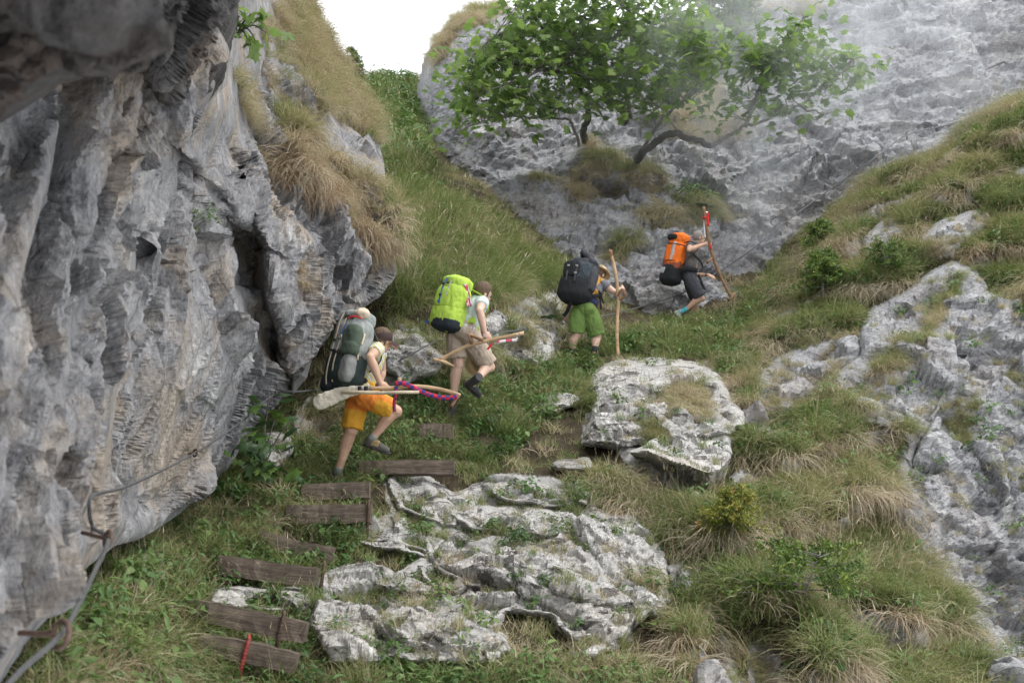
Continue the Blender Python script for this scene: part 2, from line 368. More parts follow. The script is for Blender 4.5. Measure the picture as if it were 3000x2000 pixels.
SLOPE = Field([(-500,2500,2.7),(0,2400,3.1),(1000,2400,4.7),(2000,2400,5.3),(3000,2400,6.6),(3600,2400,7.6),
 (-500,2000,3.1),(0,2000,3.7),(500,2000,5.6),(1000,2000,6.2),(1500,2000,6.4),(2000,2000,6.9),(2500,2000,7.9),(3000,2000,9.2),(3600,2000,10.4),
 (300,1750,5.4),(700,1760,7.3),(1000,1750,7.8),(1500,1750,8.0),(2000,1750,8.5),(2600,1750,10.2),(3000,1750,11.2),(3600,1750,12),
 (500,1600,7.9),(850,1600,8.6),(600,1500,9.0),(1000,1500,9.6),(1500,1500,9.7),(2000,1500,9.9),(2500,1500,11.3),(3000,1500,12.2),(3600,1500,13),
 (760,1330,10.3),(980,1412,10.25),(1200,1330,11.0),(1500,1300,11.5),(2000,1300,11.6),(2500,1300,12.4),(3000,1300,13.2),(3600,1300,14),
 (900,1200,11.6),(1270,1240,11.8),(1500,1130,13.3),(1800,1120,13.8),(2200,1130,13.9),(2600,1100,14),(3000,1100,14.4),(3600,1100,15),
 (1100,1050,12.2),(1350,1050,12.9),(1480,1020,14.2),(1700,1045,15.7),(2000,1000,17),(2400,1000,15.6),(3000,900,15.6),(3600,900,16),
 (1150,930,12.8),(1400,920,13.3),(1560,900,15.6),(1700,930,17.3),(1850,930,18.6),(2000,935,19.3),(2200,900,18.9),(2500,850,17.4),(3000,700,17.2),
 (1150,750,14.8),(1350,800,15.4),(1500,800,17),(1650,800,19.5),(2050,840,20.5),(2250,800,20.2),(2500,650,20),(2750,520,20.2),(3000,350,20.5),(3000,500,18.8),(3600,300,21),
 (1150,600,18.5),(1350,620,19.5),(1500,680,20.5),(1200,450,25),(1300,520,24),(1100,350,30),(1200,330,32),(1080,240,38),(1200,230,40),(1000,200,42),(1300,200,45),
 (1500,400,36),(1900,500,30),(2200,500,29),(2500,300,34),(3000,100,34),(2200,200,40),(3600,0,34),(800,300,32),(800,700,17),(600,1000,12.5),(300,1400,9),(0,1700,6.2)])
TERR = [(1960, 1480), (2140, 1400), (2200, 1080), (2320, 860), (2560, 540), (3100, 260), (3700, 120), (3700, 2450), (2000, 2450), (1990, 1780)]
def terrace(V, X, Y):
    """the right-hand slope breaks into grassy ledges: phase 0-1 going uphill, and how strongly"""
    ph = V[:, 2] * 1.0 - V[:, 0] * .16 + .55 * fbm(V * .55, 3) + .12 * fbm(V * 2.2, 2)
    w = np.clip(polydist(X, Y, TERR)[0] * np.where(inpoly(X, Y, TERR), 1, -1) / 90 + .3, 0, 1)
    return ph - np.floor(ph), w
BARE = [[(1130,1395),(1250,1380),(1330,1460),(1450,1395),(1700,1420),(1760,1500),(1850,1510),(1930,1620),(1940,1780),(1850,1800),(1760,1960),(1680,1960),(1640,1800),(1400,1760),(1450,1900),(1250,1950),(1000,1930),(950,1760),(1010,1660),(1150,1690),(1260,1620),(1050,1570),(1050,1530),(1160,1520)],
 [(1740,1250),(1830,1350),(1900,1400),(2010,1450),(2120,1430),(2140,1300),(2180,1220),(2110,1080),(1900,1040),(1760,1080),(1700,1280)],
 [(1090,1000),(1160,930),(1300,1020),(1400,940),(1480,900),(1640,850),(1650,950),(1620,1080),(1440,1100),(1300,1090),(1180,1140),(1050,1230),(950,1340),(860,1360),(870,1200),(960,1120)]]
def bare(X, Y):
    w = np.zeros(len(X))
    for b in BARE: w = np.maximum(w, np.clip(polydist(X, Y, b)[0] * np.where(inpoly(X, Y, b), 1, -1) / 40 + .4, 0, 1))
    return w
def slope_disp(V, N, X, Y):
    o = .13 * fbm(V * .9, 3) + .05 * fbm(V * 4, 3) * fa(.2)
    tr = np.exp(-(polydist(X, Y, [(700, 2000), (720, 1800), (900, 1500), (1000, 1400), (1180, 1330), (1290, 1230), (1400, 1150), (1700, 1050)], False)[0] / 120) ** 2)
    s, w = terrace(V, X, Y); sink = np.zeros(len(X))
    for fp in FPOLY: sink = np.maximum(sink, np.clip(polydist(X, Y, fp)[0] * np.where(inpoly(X, Y, fp), 1, -1) / 30 + .5, 0, 1))
    w = w * (1 - sink); b = bare(X, Y); q = V @ np.array([[.75, .1, .45], [0, .9, .1], [-.5, -.1, 1.35]])
    f1, e1 = facets(q * 1.5, 71, .9); f2, e2 = facets(q * 3.7, 72, 1.0); f3, _ = facets(q * 9, 75, 1.0)
    rk = np.maximum(b, w * np.clip((.30 - s) / .08, 0, 1))
    return -.45 * sink + o * (1 - .75 * tr) + w * .42 * np.where(s < .25, s / .25, 1 - (s - .25) / .75) + rk * (.2 * f1 * fa(.6) + .10 * f2 * fa(.3) + .04 * f3 * fa(.1))
sky_y = lambda x: 0
slope_poly = [(-500, 2480), (3600, 2480), (3600, 120), (3000, 282), (2900, 330), (2750, 470), (2560, 520), (2400, 640), (2300, 720), (2240, 800), (2050, 815), (1700, 560), (1560, 330), (1330, 215), (1215, 233), (1130, 228), (1050, 240), (900, 260), (600, 700), (200, 1250), (-500, 1900)]
sh_slope = sheet('hillside', slope_poly, SLOPE, 7, M['soil'], slope_disp, None, 3.0, (7, 14), 1)
tag(sh_slope, kind='structure')
_s = SHEETS['hillside']; _n = len(_s['X'])
_ph, _tw = terrace(_s['V'], _s['X'], _s['Y']); _s['phase'] = _ph; _s['tw'] = _tw
_rn = fbm(_s['V'] * .8 + 31, 3)
_riser = _tw * np.clip((.31 - _ph) / .06, 0, 1) * np.clip((_rn + .55) * 3, 0, 1)
_w = np.maximum(bare(_s['X'], _s['Y']), _riser); _s['rock'] = _riser
_full = np.zeros(len(sh_slope.data.vertices), np.float32); _full[:_n] = _w
sh_slope.data.attributes.new('rock', 'FLOAT', 'POINT').data.foreach_set('value', _full)
# ---- left rock wall
LW = Field([(-450,2000,2.2),(-450,1200,2.2),(-450,600,2.3),(-450,0,2.4),(-450,-500,2.5),
 (0,2000,2.8),(0,1500,2.8),(0,1000,2.9),(0,600,3.1),(0,300,3.2),(0,0,3.3),(0,-400,3.4),
 (100,1900,3.2),(250,1650,4.1),(250,1200,4.2),(250,800,4.6),(250,400,4.5),(250,0,4.6),(250,-400,4.8),
 (500,1480,7.3),(500,1100,6.6),(500,700,6.4),(500,400,5.9),(500,100,5.5),(500,-300,5.6),
 (660,1370,8.8),(680,1000,8.3),(680,700,8.5),(640,300,7.4),(640,60,6.9),(690,-200,7),
 (745,60,11.5),(760,-200,13),(720,300,10.3),(660,430,8.9),
 (850,1130,10.4),(850,800,10),(850,600,10.4),(850,420,11.6),(850,200,14),(850,0,17),(880,-200,20),
 (1150,800,12),(1000,950,11.2),(1000,800,11.3),(1080,650,12.3),(960,500,12.3),(1110,560,14),(1080,430,17),(980,250,17.5),(1080,310,21),(920,90,19),(1040,225,22),(890,-60,22)])
def step_line(px, py, pts, aL, wL, aR, wR):
    D, _, _, s = polydist(px, py, pts, False)
    k = np.clip(D * s / 14, -1, 1) * .5 + .5
    return k * aL * np.exp(-D / wL) + (1 - k) * aR * np.exp(-D / wR)
def lw_depth(px, py):
    d = LW(px, py)
    # side s>0 lies to the left of a line drawn downwards on the picture
    d += step_line(px, py, [(705, -300), (703, 0), (672, 160), (650, 240), (560, 335), (520, 380)], -.55, 130, .75, 60)
    d += step_line(px, py, [(745, 640), (772, 720), (778, 830), (805, 930), (842, 1040), (850, 1110)], .45, 110, -.18, 90)
    d += step_line(px, py, [(480, 740), (455, 860), (400, 970), (335, 1130), (318, 1300), (300, 1420)], -.30, 70, .28, 45)
    d += step_line(px, py, [(330, 560), (300, 760), (215, 930), (160, 1160), (110, 1300)], -.16, 60, .18, 45)
    d += step_line(px, py, [(180, 360), (140, 560), (60, 820), (60, 1000)], -.12, 60, .15, 60)
    d += step_line(px, py, [(560, 480), (640, 560), (680, 640), (745, 690)], .25, 60, -.22, 50)
    d += step_line(px, py, [(785, 490), (830, 600), (905, 690), (925, 800)], -.12, 70, .25, 55)
    d += step_line(px, py, [(640, 620), (560, 560), (540, 470)], -.1, 70, .18, 60)
    alc = [(625, 650), (690, 645), (745, 690), (775, 760), (790, 860), (830, 1000), (848, 1095), (800, 1090), (740, 1000), (680, 900), (635, 800)]
    d += .62 * np.clip(polydist(px, py, alc)[0] / 34, 0, 1) * inpoly(px, py, alc) * np.clip((px - 610) / 120, 0, 1)
    alc = [(385, 690), (470, 700), (470, 860), (430, 930), (385, 950), (375, 800)]
    d += .30 * np.clip(polydist(px, py, alc)[0] / 20, 0, 1) * inpoly(px, py, alc)
    return d
def lw_disp(V, N, X, Y):
    s = np.clip(np.linalg.norm(V, axis=1) / 8.0, .45, 2.2) ** .5
    q = V @ np.array([[1.25, .25, .1], [.0, 1.0, .15], [-.18, -.35, .36]])
    f0, e0 = facets(q * .62, 2, .9); f1, e1 = facets(q * 1.5, 3, 1.1); f2, e2 = facets(q * 3.6, 8, 1.3); f3, e3 = facets(q * 8.5, 21, 1.3)
    calm = np.clip(polydist(X, Y, [(440,960),(480,760),(600,700),(640,900),(760,1150),(640,1380),(480,1480),(400,1500),(430,1250)])[0] / 50 * inpoly(X, Y, [(440,960),(480,760),(600,700),(640,900),(760,1150),(640,1380),(480,1480),(400,1500),(430,1250)]), 0, 1); r = 1 - .72 * calm
    o = s * r * (.30 * f0 * fa(1.6) + .20 * f1 * fa(.7) + .12 * f2 * fa(.3) + .055 * f3 * fa(.13))
    o += s * r * (.20 * strata(V, (.1, .86, .5), 1.5, 3, .6) * fa(.28) + .09 * strata(V, (.2, .93, .3), 4.3, 9, .8) * fa(.11) + .035 * strata(V, (.1, .8, .6), 11, 5, .9) * fa(.045))
    o -= s * .05 * np.exp(-e0 / .03) * fa(.5)
    return o + .022 * ridged(q * 3.5, 3) * fa(.12) + .012 * fbm(V * 18, 2) * fa(.05)
lw_poly = [(-450, -450), (872, -450), (880, -60), (898, 0), (940, 90), (985, 165), (1040, 228), (1078, 310), (1108, 385), (1125, 480), (1145, 600), (1152, 720), (1160, 805), (1105, 880), (1050, 922), (960, 945), (925, 1010), (900, 1110), (858, 1160), (800, 1170), (765, 1215), (715, 1290), (668, 1372), (590, 1450), (495, 1524), (415, 1575), (335, 1600), (235, 1680), (160, 1790), (75, 1890), (10, 1990), (-110, 2150), (-450, 2200)]
o = sheet('left_cliff', lw_poly, lw_depth, 5, M['wall'], lw_disp, (60, .38), 2.5, (5, 12), 2); tag(o, kind='structure')
# ---- roof of rock close to the camera, part of its shade in the colour
def ov_disp(V, N, X, Y):
    f1, e1 = facets(V * 2.6, 5, .9); f2, _ = facets(V * 7, 9, 1.0)
    f3, _ = facets(V * 16, 4, 1.2)
    return .14 * f1 + .06 * f2 + .025 * f3 + .05 * ridged(V * 3, 4)
OV = Field([(-400, -400, 2.0), (200, -400, 2.1), (420, -300, 2.3), (0, 0, 2.1), (300, 50, 2.15), (450, 60, 2.4), (200, 200, 2.35), (0, 330, 2.4), (-400, 400, 2.2), (380, 170, 2.4)])
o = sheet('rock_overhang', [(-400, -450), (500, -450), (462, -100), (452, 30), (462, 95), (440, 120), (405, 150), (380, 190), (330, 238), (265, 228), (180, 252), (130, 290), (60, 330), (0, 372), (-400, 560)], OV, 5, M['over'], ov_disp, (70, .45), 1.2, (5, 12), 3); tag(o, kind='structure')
OV2 = Field([(560, 345, 6.4), (660, 245, 6.9), (690, 100, 6.0), (705, 0, 5.3), (715, -300, 3.7), (480, 330, 5.2), (455, 100, 4.0), (465, -100, 3.4), (470, -400, 2.8), (580, 150, 5.1), (580, -200, 3.6)])
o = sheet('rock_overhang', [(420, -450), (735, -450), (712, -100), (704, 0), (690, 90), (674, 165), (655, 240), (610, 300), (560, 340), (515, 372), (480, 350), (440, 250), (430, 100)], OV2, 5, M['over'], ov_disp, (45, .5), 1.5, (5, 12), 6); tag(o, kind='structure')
# ---- unseen cliff beside and behind the camera, leaning over, added to shade near rock
prof = smooth = [(-2.6, -3.2), (-2.4, -1), (-2.25, .6), (-2.05, 1.6), (-1.65, 2.4), (-1.1, 2.9), (-.45, 3.2), (-.1, 3.7), (.0, 4.6), (.1, 7.5), (-.6, 10)]
_u = np.linspace(0, len(prof) - 1, 90); _px = np.interp(_u, range(len(prof)), [q[0] for q in prof]); _pz = np.interp(_u, range(len(prof)), [q[1] for q in prof]); _y = np.linspace(-7, 2.9, 70)
V = np.stack([np.repeat(_px[None], 70, 0) - .10 * np.maximum(0, -_y[:, None]) ** 1.3, np.repeat(_y[:, None], 90, 1), np.repeat(_pz[None], 70, 0)], -1).reshape(-1, 3)
V = V + np.array([1., 0, -.4]) * (.22 * facets(V * 1.1, 12)[0] + .12 * fbm(V * 2, 3))[:, None]
Q = [(i * 90 + k, (i + 1) * 90 + k, (i + 1) * 90 + k + 1, i * 90 + k + 1) for i in range(69) for k in range(89)]
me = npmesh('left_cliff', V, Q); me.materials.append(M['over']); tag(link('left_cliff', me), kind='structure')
# ---- cliff across the gully
BC = Field([(1225,300,30.5),(1240,450,29),(1320,560,26.5),(1300,200,29.5),(1400,100,30),(1500,40,31.5),(1400,350,26.5),(1500,400,25.6),(1500,550,24),(1480,650,23.3),
 (1600,740,21.4),(1700,450,25),(1750,300,27.5),(1760,100,31),(1700,600,23.2),(1700,760,20.7),(1850,500,24.2),(1850,640,22.2),(1850,800,20),(1900,200,29.5),(2000,20,33),(2000,420,25.2),(2000,600,23),(2000,760,20.6),
 (2050,850,19.9),(2170,860,19.9),(2150,600,23.8),(2200,400,26),(2200,150,30),(2300,700,22.6),(2400,500,24.8),(2500,250,28),(2600,450,25.3),(2500,0,32),(2800,100,29),(3000,250,26.8),(3000,-150,32),(3500,100,27),(3500,-250,32),(2400,-250,36)])
def bc_depth(px, py):
    d = BC(px, py)
    d += step_line(px, py, [(2190, 500), (2120, 590), (2090, 690)], -.35, 60, .35, 90)
    d += step_line(px, py, [(1340, 430), (1450, 500), (1560, 480), (1720, 420), (1760, 330)], -.25, 60, .35, 50)
    for ln, a_ in (([(2090, 690), (2240, 640), (2380, 600), (2560, 590)], .3), ([(2200, 500), (2330, 450), (2480, 380), (2700, 360)], .34), ([(2420, 330), (2560, 270), (2760, 240), (2950, 180)], .34), ([(2300, 170), (2480, 90), (2700, 60)], .3), ([(2560, 480), (2600, 380), (2640, 250), (2660, 100)], .35), ([(1900, 700), (1800, 640), (1690, 560)], .35), ([(1980, 640), (1850, 600), (1760, 560)], .3)):
        d += step_line(px, py, ln, a_, 40, -a_ * .5, 50)
    d += step_line(px, py, [(2130, 10), (2200, 110), (2180, 160), (2060, 300)], .6, 120, -.3, 80)
    return d
def bc_disp(V, N, X, Y):
    q = V @ np.array([[.8, .1, .35], [0, .9, .1], [-.4, -.1, 1.35]])
    f1, e1 = facets(q * .42, 31, .8); f2, e2 = facets(q * 1.1, 44, 1.0); f3, _ = facets(q * 2.8, 17, 1.0)
    r = np.clip((X - 1250) / 500, .25, 1)
    q2 = V @ np.array([[.7, .1, .75], [0, .9, .1], [-.75, -.1, 1.5]])
    return r * .40 * f1 * fa(2) + .12 * f2 * r * fa(.9) + .08 * f3 * fa(.35) + r * .46 * strata(V, (.42, .2, .9), .55, 7, .9) * fa(1) + .22 * strata(V, (.35, .1, .93), 1.5, 4, .9) * fa(.4) + .07 * strata(V, (.3, .2, .9), 4.2, 8, 1.) * fa(.2) + .06 * ridged(q2 * 1.3, 4) * fa(.3) + .05 * fbm(q * 4, 3) * fa(.12)
bc_poly = [(1218, 330), (1220, 230), (1240, 170), (1275, 115), (1330, 60), (1400, 18), (1480, 12), (1560, 48), (1650, 78), (1770, 90), (1900, 45), (1990, 30), (2080, 55), (2150, 10), (2190, -40), (2300, -260), (3600, -260), (3600, 500), (3000, 480), (2700, 700), (2400, 840), (2250, 900), (2100, 970), (1860, 1015), (1715, 940), (1630, 800), (1530, 730), (1430, 650), (1330, 590), (1270, 540), (1235, 470)]
o = sheet('back_cliff', bc_poly, bc_depth, 6, M['back'], bc_disp, (75, 3.2), 6, (6, 14), 4); tag(o, kind='structure')
# ---- rock faces of the right-hand slope
def face_disp(V, N, X, Y):
    q = V @ np.array([[.9, .1, -.35], [0, .9, .1], [.4, .2, .9]])
    f1, e1 = facets(q * .9, 61, .9); f2, e2 = facets(q * 2.3, 62, 1.0); f3, _ = facets(q * 6, 63, 1.0)
    f0, e0 = facets(q * .42, 64, .8)
    return .42 * f0 * fa(2) - .07 * np.exp(-e0 / .025) * fa(.8) + .24 * f1 * fa(1) + .10 * f2 * fa(.43) + .05 * f3 * fa(.17) - .06 * np.exp(-e1 / .035) * fa(.5) + .20 * strata(V, (-.5, .1, .86), 1.3, 5, .8) * fa(.6) + .09 * strata(V, (-.4, .2, .9), 3.7, 8, .9) * fa(.25) + .04 * strata(V, (-.45, .2, .88), 9, 3, .9) * fa(.1) + .03 * ridged(q * 4, 3) * fa(.1)
for k, (poly, lift, fl, cu) in enumerate(FACES):
    big = k == 0
    gx_ = sum(q[0] for q in poly) / len(poly); gy_ = sum(q[1] for q in poly) / len(poly)
    if not big: poly = [(gx_ + (x - gx_) * 1.12, gy_ + (y - gy_) * 1.12) for x, y in poly]
    def fdep(px, py, lift=lift, big=big):
        d = SLOPE(px, py) - lift
        if big: d = d - .35 + step_line(px, py, [(3010, 860), (2860, 1060), (2760, 1250), (2790, 1340), (2900, 1500)], -.2, 120, .25, 80)
        return d
    o = sheet('rock_face', poly, fdep, 6, M['face'], face_disp, cu, 1.2, (7, 12), 20 + k)
    tag(o, kind='structure')
    FACES[k] = o.name
# ---- rock outcrops and boulders beside the path: each one a thing
def z4(*pts): return [(900 + x / 1.5677, 1000 + y / 1.5677) for x, y in pts]
def crop_disp(V, N, X, Y):
    q = V @ np.array([[.75, .1, .45], [0, .9, .1], [-.5, -.1, 1.35]])
    f1, e1 = facets(q * 1.7, 71, .9); f2, e2 = facets(q * 4.2, 72, 1.0); f3, _ = facets(q * 11, 73, 1.0)
    f0, e0 = facets(q * .75, 70, 1.0)
    return .13 * f0 * fa(1) + .12 * f1 * fa(.6) + .06 * f2 * fa(.24) + .03 * f3 * fa(.09) - .05 * np.exp(-e0 / .04) * fa(.3) + .15 * strata(V, (.46, -.25, .86), 2.3, 2, .6) * fa(.4) + .075 * strata(V, (.42, -.2, .88), 6.5, 6, .8) * fa(.15) + .028 * strata(V, (.5, -.2, .85), 17, 6, .9) * fa(.06) + .012 * ridged(q * 5, 3) * fa(.08)
CROPS = [
 (z4((1320,155),(1390,92),(1480,68),(1600,95),(1700,85),(1790,100),(1870,140),(1900,215),(1932,270),(1992,325),(1995,400),(1930,430),(1700,470),(1560,470),(1430,490),(1270,465),(1295,390),(1330,300),(1308,220)), .75, .62, (32, .5), 'boulder', 'large pale boulder below the hikers with dry grass on its top', 'boulder'),
 (z4((1470,505),(1560,480),(1640,380),(1690,350),(1800,368),(1932,400),(1945,520),(1895,640),(1840,700),(1740,690),(1650,625),(1560,560)), .95, .55, (26, .4), 'boulder', 'pale slanting slab of rock with a dark undercut face below the large boulder', 'boulder'),
 (z4((1040,330),(1070,280),(1130,210),(1190,178),(1250,208),(1248,270),(1190,300),(1140,340)), .4, .6, (24, .3), 'boulder', 'low grey boulder in the grass left of the large boulder', 'boulder'),
 (z4((1118,565),(1180,533),(1290,538),(1296,590),(1230,600),(1150,594)), .3, .5, (16, .2), 'flat_rock', 'small flat-topped rock in the grass under the large boulder', 'rock'),
 (z4((860,690),(900,655),(935,638),(990,625),(1080,668),(1150,678),(1220,650),(1250,740),(1150,765),(1080,760),(980,745),(900,725)), .4, .6, (24, .3), 'rock_outcrop', 'broken ridge of pale rock below the flat-topped rock', 'rock'),
 (z4((385,635),(420,605),(480,598),(540,620),(600,700),(690,770),(655,835),(590,835),(520,805),(430,765),(400,695)), .4, .6, (26, .3), 'rock_outcrop', 'pitted pale rock right of the step under the lowest hiker', 'rock'),
 (z4((690,795),(760,748),(860,758),(960,738),(1060,758),(1160,800),(1140,885),(1030,910),(880,880),(770,855)), .45, .6, (26, .3), 'rock_outcrop', 'wide pale rock shelf above the main outcrop', 'rock'),
 (z4((215,850),(300,836),(420,850),(540,880),(605,905),(530,1000),(430,965),(320,945),(250,925)), .35, .6, (24, .3), 'rock_outcrop', 'low pitted grey rock beside the fourth timber step', 'rock'),
 (z4((580,900),(620,848),(700,848),(765,905),(860,868),(980,890),(1040,960),(1070,1060),(1130,1110),(1050,1150),(900,1165),(760,1115),(660,1060),(600,1000)), .55, .65, (28, .35), 'rock_outcrop', 'cracked slanting blocks in the middle of the rocky outcrop', 'rock'),
 (z4((1060,960),(1120,915),(1200,880),(1350,818),(1480,828),(1532,910),(1572,1000),(1602,1090),(1612,1195),(1560,1245),(1450,1215),(1350,1205),(1250,1185),(1140,1130),(1080,1060)), .6, .68, (34, .45), 'rock_outcrop', 'smooth whitish rock dome with dark pits right of the cracked blocks', 'rock'),
 (z4((90,1185),(118,1100),(200,1048),(300,1043),(400,1070),(425,1130),(560,1180),(700,1260),(830,1330),(858,1390),(800,1450),(600,1460),(350,1440),(150,1440),(75,1300)), .6, .6, (32, .45), 'rock_outcrop', 'big ribbed pale rock slab at the foot of the outcrop by the lowest steps', 'rock'),
 (z4((520,1035),(640,980),(700,1060),(725,1130),(680,1165),(600,1135),(540,1095)), .5, .6, (24, .3), 'rock_outcrop', 'tan slanting block between the ribbed slab and the cracked blocks', 'rock'),
 (z4((1255,1400),(1280,1340),(1340,1350),(1362,1400),(1330,1460),(1260,1470)), .3, .6, (22, .3), 'rock_outcrop', 'small white rock in bare earth under the rock dome', 'rock'),
 ([(398,1700),(400,1640),(440,1600),(480,1610),(492,1690),(450,1730),(410,1730)], .3, .6, (22, .3), 'boulder', 'grey rock in the grass at the foot of the cliff left of the steps', 'rock'),
 ([(618,1765),(640,1720),(720,1712),(830,1715),(905,1730),(920,1790),(800,1800),(690,1785)], .25, .5, (22, .25), 'flat_rock', 'flat grey stone tread between two timber steps', 'rock'),
 ([(757,1340),(770,1275),(810,1258),(856,1262),(852,1320),(820,1370),(780,1372)], .45, .6, (22, .3), 'boulder', 'light grey rock behind the broad-leaved bush at the foot of the cliff', 'rock'),
 ([(1120,1010),(1165,960),(1230,985),(1305,1040),(1275,1090),(1190,1125),(1130,1085)], .4, .6, (24, .3), 'rock_outcrop', 'blocky grey rock behind the wire rope beside the capped hiker', 'rock'),
 ([(1420,930),(1480,908),(1560,945),(1622,975),(1612,1060),(1560,1090),(1480,1085),(1435,1030)], .45, .6, (26, .3), 'rock_outcrop', 'grey rock bank under the wire rope right of the hiker in beige shorts', 'rock'),
 ([(1576,900),(1580,862),(1620,848),(1645,870),(1640,925),(1600,925)], .4, .6, (16, .25), 'boulder', 'rounded grey rock left of the hiker in green shorts', 'rock'),
 ([(1140,560),(1160,548),(1195,560),(1222,575),(1205,592),(1160,588)], .6, .6, (14, .3), 'boulder', 'small grey rock in the grassy gully', 'rock'),
 ([(1120,1400),(1250,1385),(1330,1450),(1450,1400),(1700,1430),(1760,1500),(1850,1510),(1925,1600),(1945,1760),(1870,1800),(1780,1900),(1700,1930),(1600,1800),(1480,1790),(1430,1900),(1250,1930),(1000,1925),(940,1760),(1000,1660),(1150,1690),(1250,1620),(1050,1580),(1045,1525),(1150,1510)], .30, .72, (30, .35), 'rock_outcrop', 'broad stepped mass of bare pale bedrock running between the timber steps and the grass slope', 'rock'),
]
for k, (poly, lift, tp, cu, nm, lab, cat) in enumerate(CROPS):
    if nm is None: CROPS[k] = None; continue
    cxm = sum(p[0] for p in poly) / len(poly); cym = sum(p[1] for p in poly) / len(poly); g_ = 1.2 if 3 < k < 12 else 1.05
    poly = [(cxm + (x - cxm) * g_, cym + (y - cym) * g_) for x, y in poly]
    y0 = min(p[1] for p in poly); y1 = max(p[1] for p in poly)
    def cdep(px, py, lift=lift, tp=tp, y0=y0, y1=y1):
        t = (py - y0) / (y1 - y0)
        b = np.where(t < tp, np.sin(np.clip(t / tp, 0, 1) * math.pi / 2) ** .8, np.cos(np.clip((t - tp) / (1 - tp), 0, 1) * math.pi / 2 * .8))
        if brow is not None:
            by = np.interp(px, [p[0] for p in brow], [p[1] for p in brow])
            return SLOPE(px, py) - .15 - lift * np.clip((py - y0) / (by - y0 + 1), 0, 1) ** .7 + np.clip(py - by, 0, 200) * .026
        return SLOPE(px, py) - .10 - lift * (.72 if 3 < k < 12 else 1) * b
    brow = z4((1470,508),(1560,500),(1660,540),(1760,575),(1840,605),(1895,585),(1940,535)) if k == 1 else None
    o = sheet(nm, poly, cdep, 4, M['crop'], crop_disp, (cu[0] * .8, cu[1] * .8), .9, (9, 10), 50 + k)
    tag(o, lab, cat)
    CROPS[k] = o.name
    rebase(o, Vector(SHEETS[o.name]['V'].mean(0).tolist()))
print('terrain', round(time.time() - T0, 1))
# ------------------------------------------------------------------ grass and ground cover
HID = bpy.data.collections.new('proto_store')          # never linked to the scene: source blades for the ground cover
def blade_strip(rng, base, ang, L, w, lean, curve, seg, hang=0.0):
    """one arching blade: points along a curve that starts up, bends outwards and finally droops"""
    pts = []; p = np.array(base, float); th = lean; d = np.array([math.cos(ang), math.sin(ang), 0.0]); st = L / seg
    for k in range(seg + 1):
        pts.append(p.copy()); p = p + st * (d * math.sin(th) + np.array([0, 0, 1.0]) * math.cos(th)); th += curve / seg * (0.6 + .8 * k / seg)
    side = np.array([-math.sin(ang), math.cos(ang), 0.0]); side = side * math.cos(.6) + np.array([0, 0, 1]) * rng.normal() * .35
    V = []
    for k, q in enumerate(pts):
        ww = w * (1 - (k / seg) ** 1.6) + w * .08
        V += [q - side * ww, q + side * ww]
    Q = [(2 * k, 2 * k + 1, 2 * k + 3, 2 * k + 2) for k in range(seg)]
    return np.array(V), np.array(Q)
def tuft(name, seed, n, L, w, r, lean, curve, mat, seg=4, fwd=0.0, dry=(0, .25), stalk=0):
    rng = np.random.default_rng(seed); VV = []; QQ = []; T = []; o = 0
    for k in range(n):
        a = rng.uniform(0, 2 * math.pi)
        if fwd: a = math.pi / 2 + rng.normal() * (1.5 * (1 - fwd) + .25)
        rr = r * math.sqrt(rng.random()); b = rng.uniform(0, 2 * math.pi)
        l = L * rng.uniform(.5, 1.15); V, Q = blade_strip(rng, (rr * math.cos(b), rr * math.sin(b), -.02), a, l, w * rng.uniform(.7, 1.3), abs(rng.normal(lean, .22)), rng.normal(curve, .35), seg)
        VV.append(V); QQ.append(Q + o); o += len(V); T.append(np.full(len(V), rng.uniform(*dry) + (.1 if rng.random() < .12 else 0)))
    for k in range(stalk):
        a = rng.uniform(0, 6.28); l = L * rng.uniform(1.2, 1.7)
        V, Q = blade_strip(rng, (0, 0, 0), a, l, w * .45, .1 + .3 * rng.random(), .7, seg); VV.append(V); QQ.append(Q + o); o += len(V); T.append(np.full(len(V), .55))
        h = V[-2:].mean(0); h0 = V[-4:-2].mean(0); dr = (h - h0) / np.linalg.norm(h - h0); sd = np.array([dr[1], -dr[0], .2]); V = np.array([h - dr * .05, h + sd * w * 1.4 - dr * .02, h + dr * .05, h - sd * w * 1.4 - dr * .02]); VV.append(V); QQ.append(np.array([[0, 1, 2, 3]]) + o); o += 4; T.append(np.full(4, .6))
    me = npmesh(name, np.concatenate(VV), np.concatenate(QQ)); me.attributes.new('bt', 'FLOAT', 'POINT').data.foreach_set('value', np.concatenate(T).astype(np.float32))
    me.materials.append(mat); ob = bpy.data.objects.new(name, me); HID.objects.link(ob); return ob
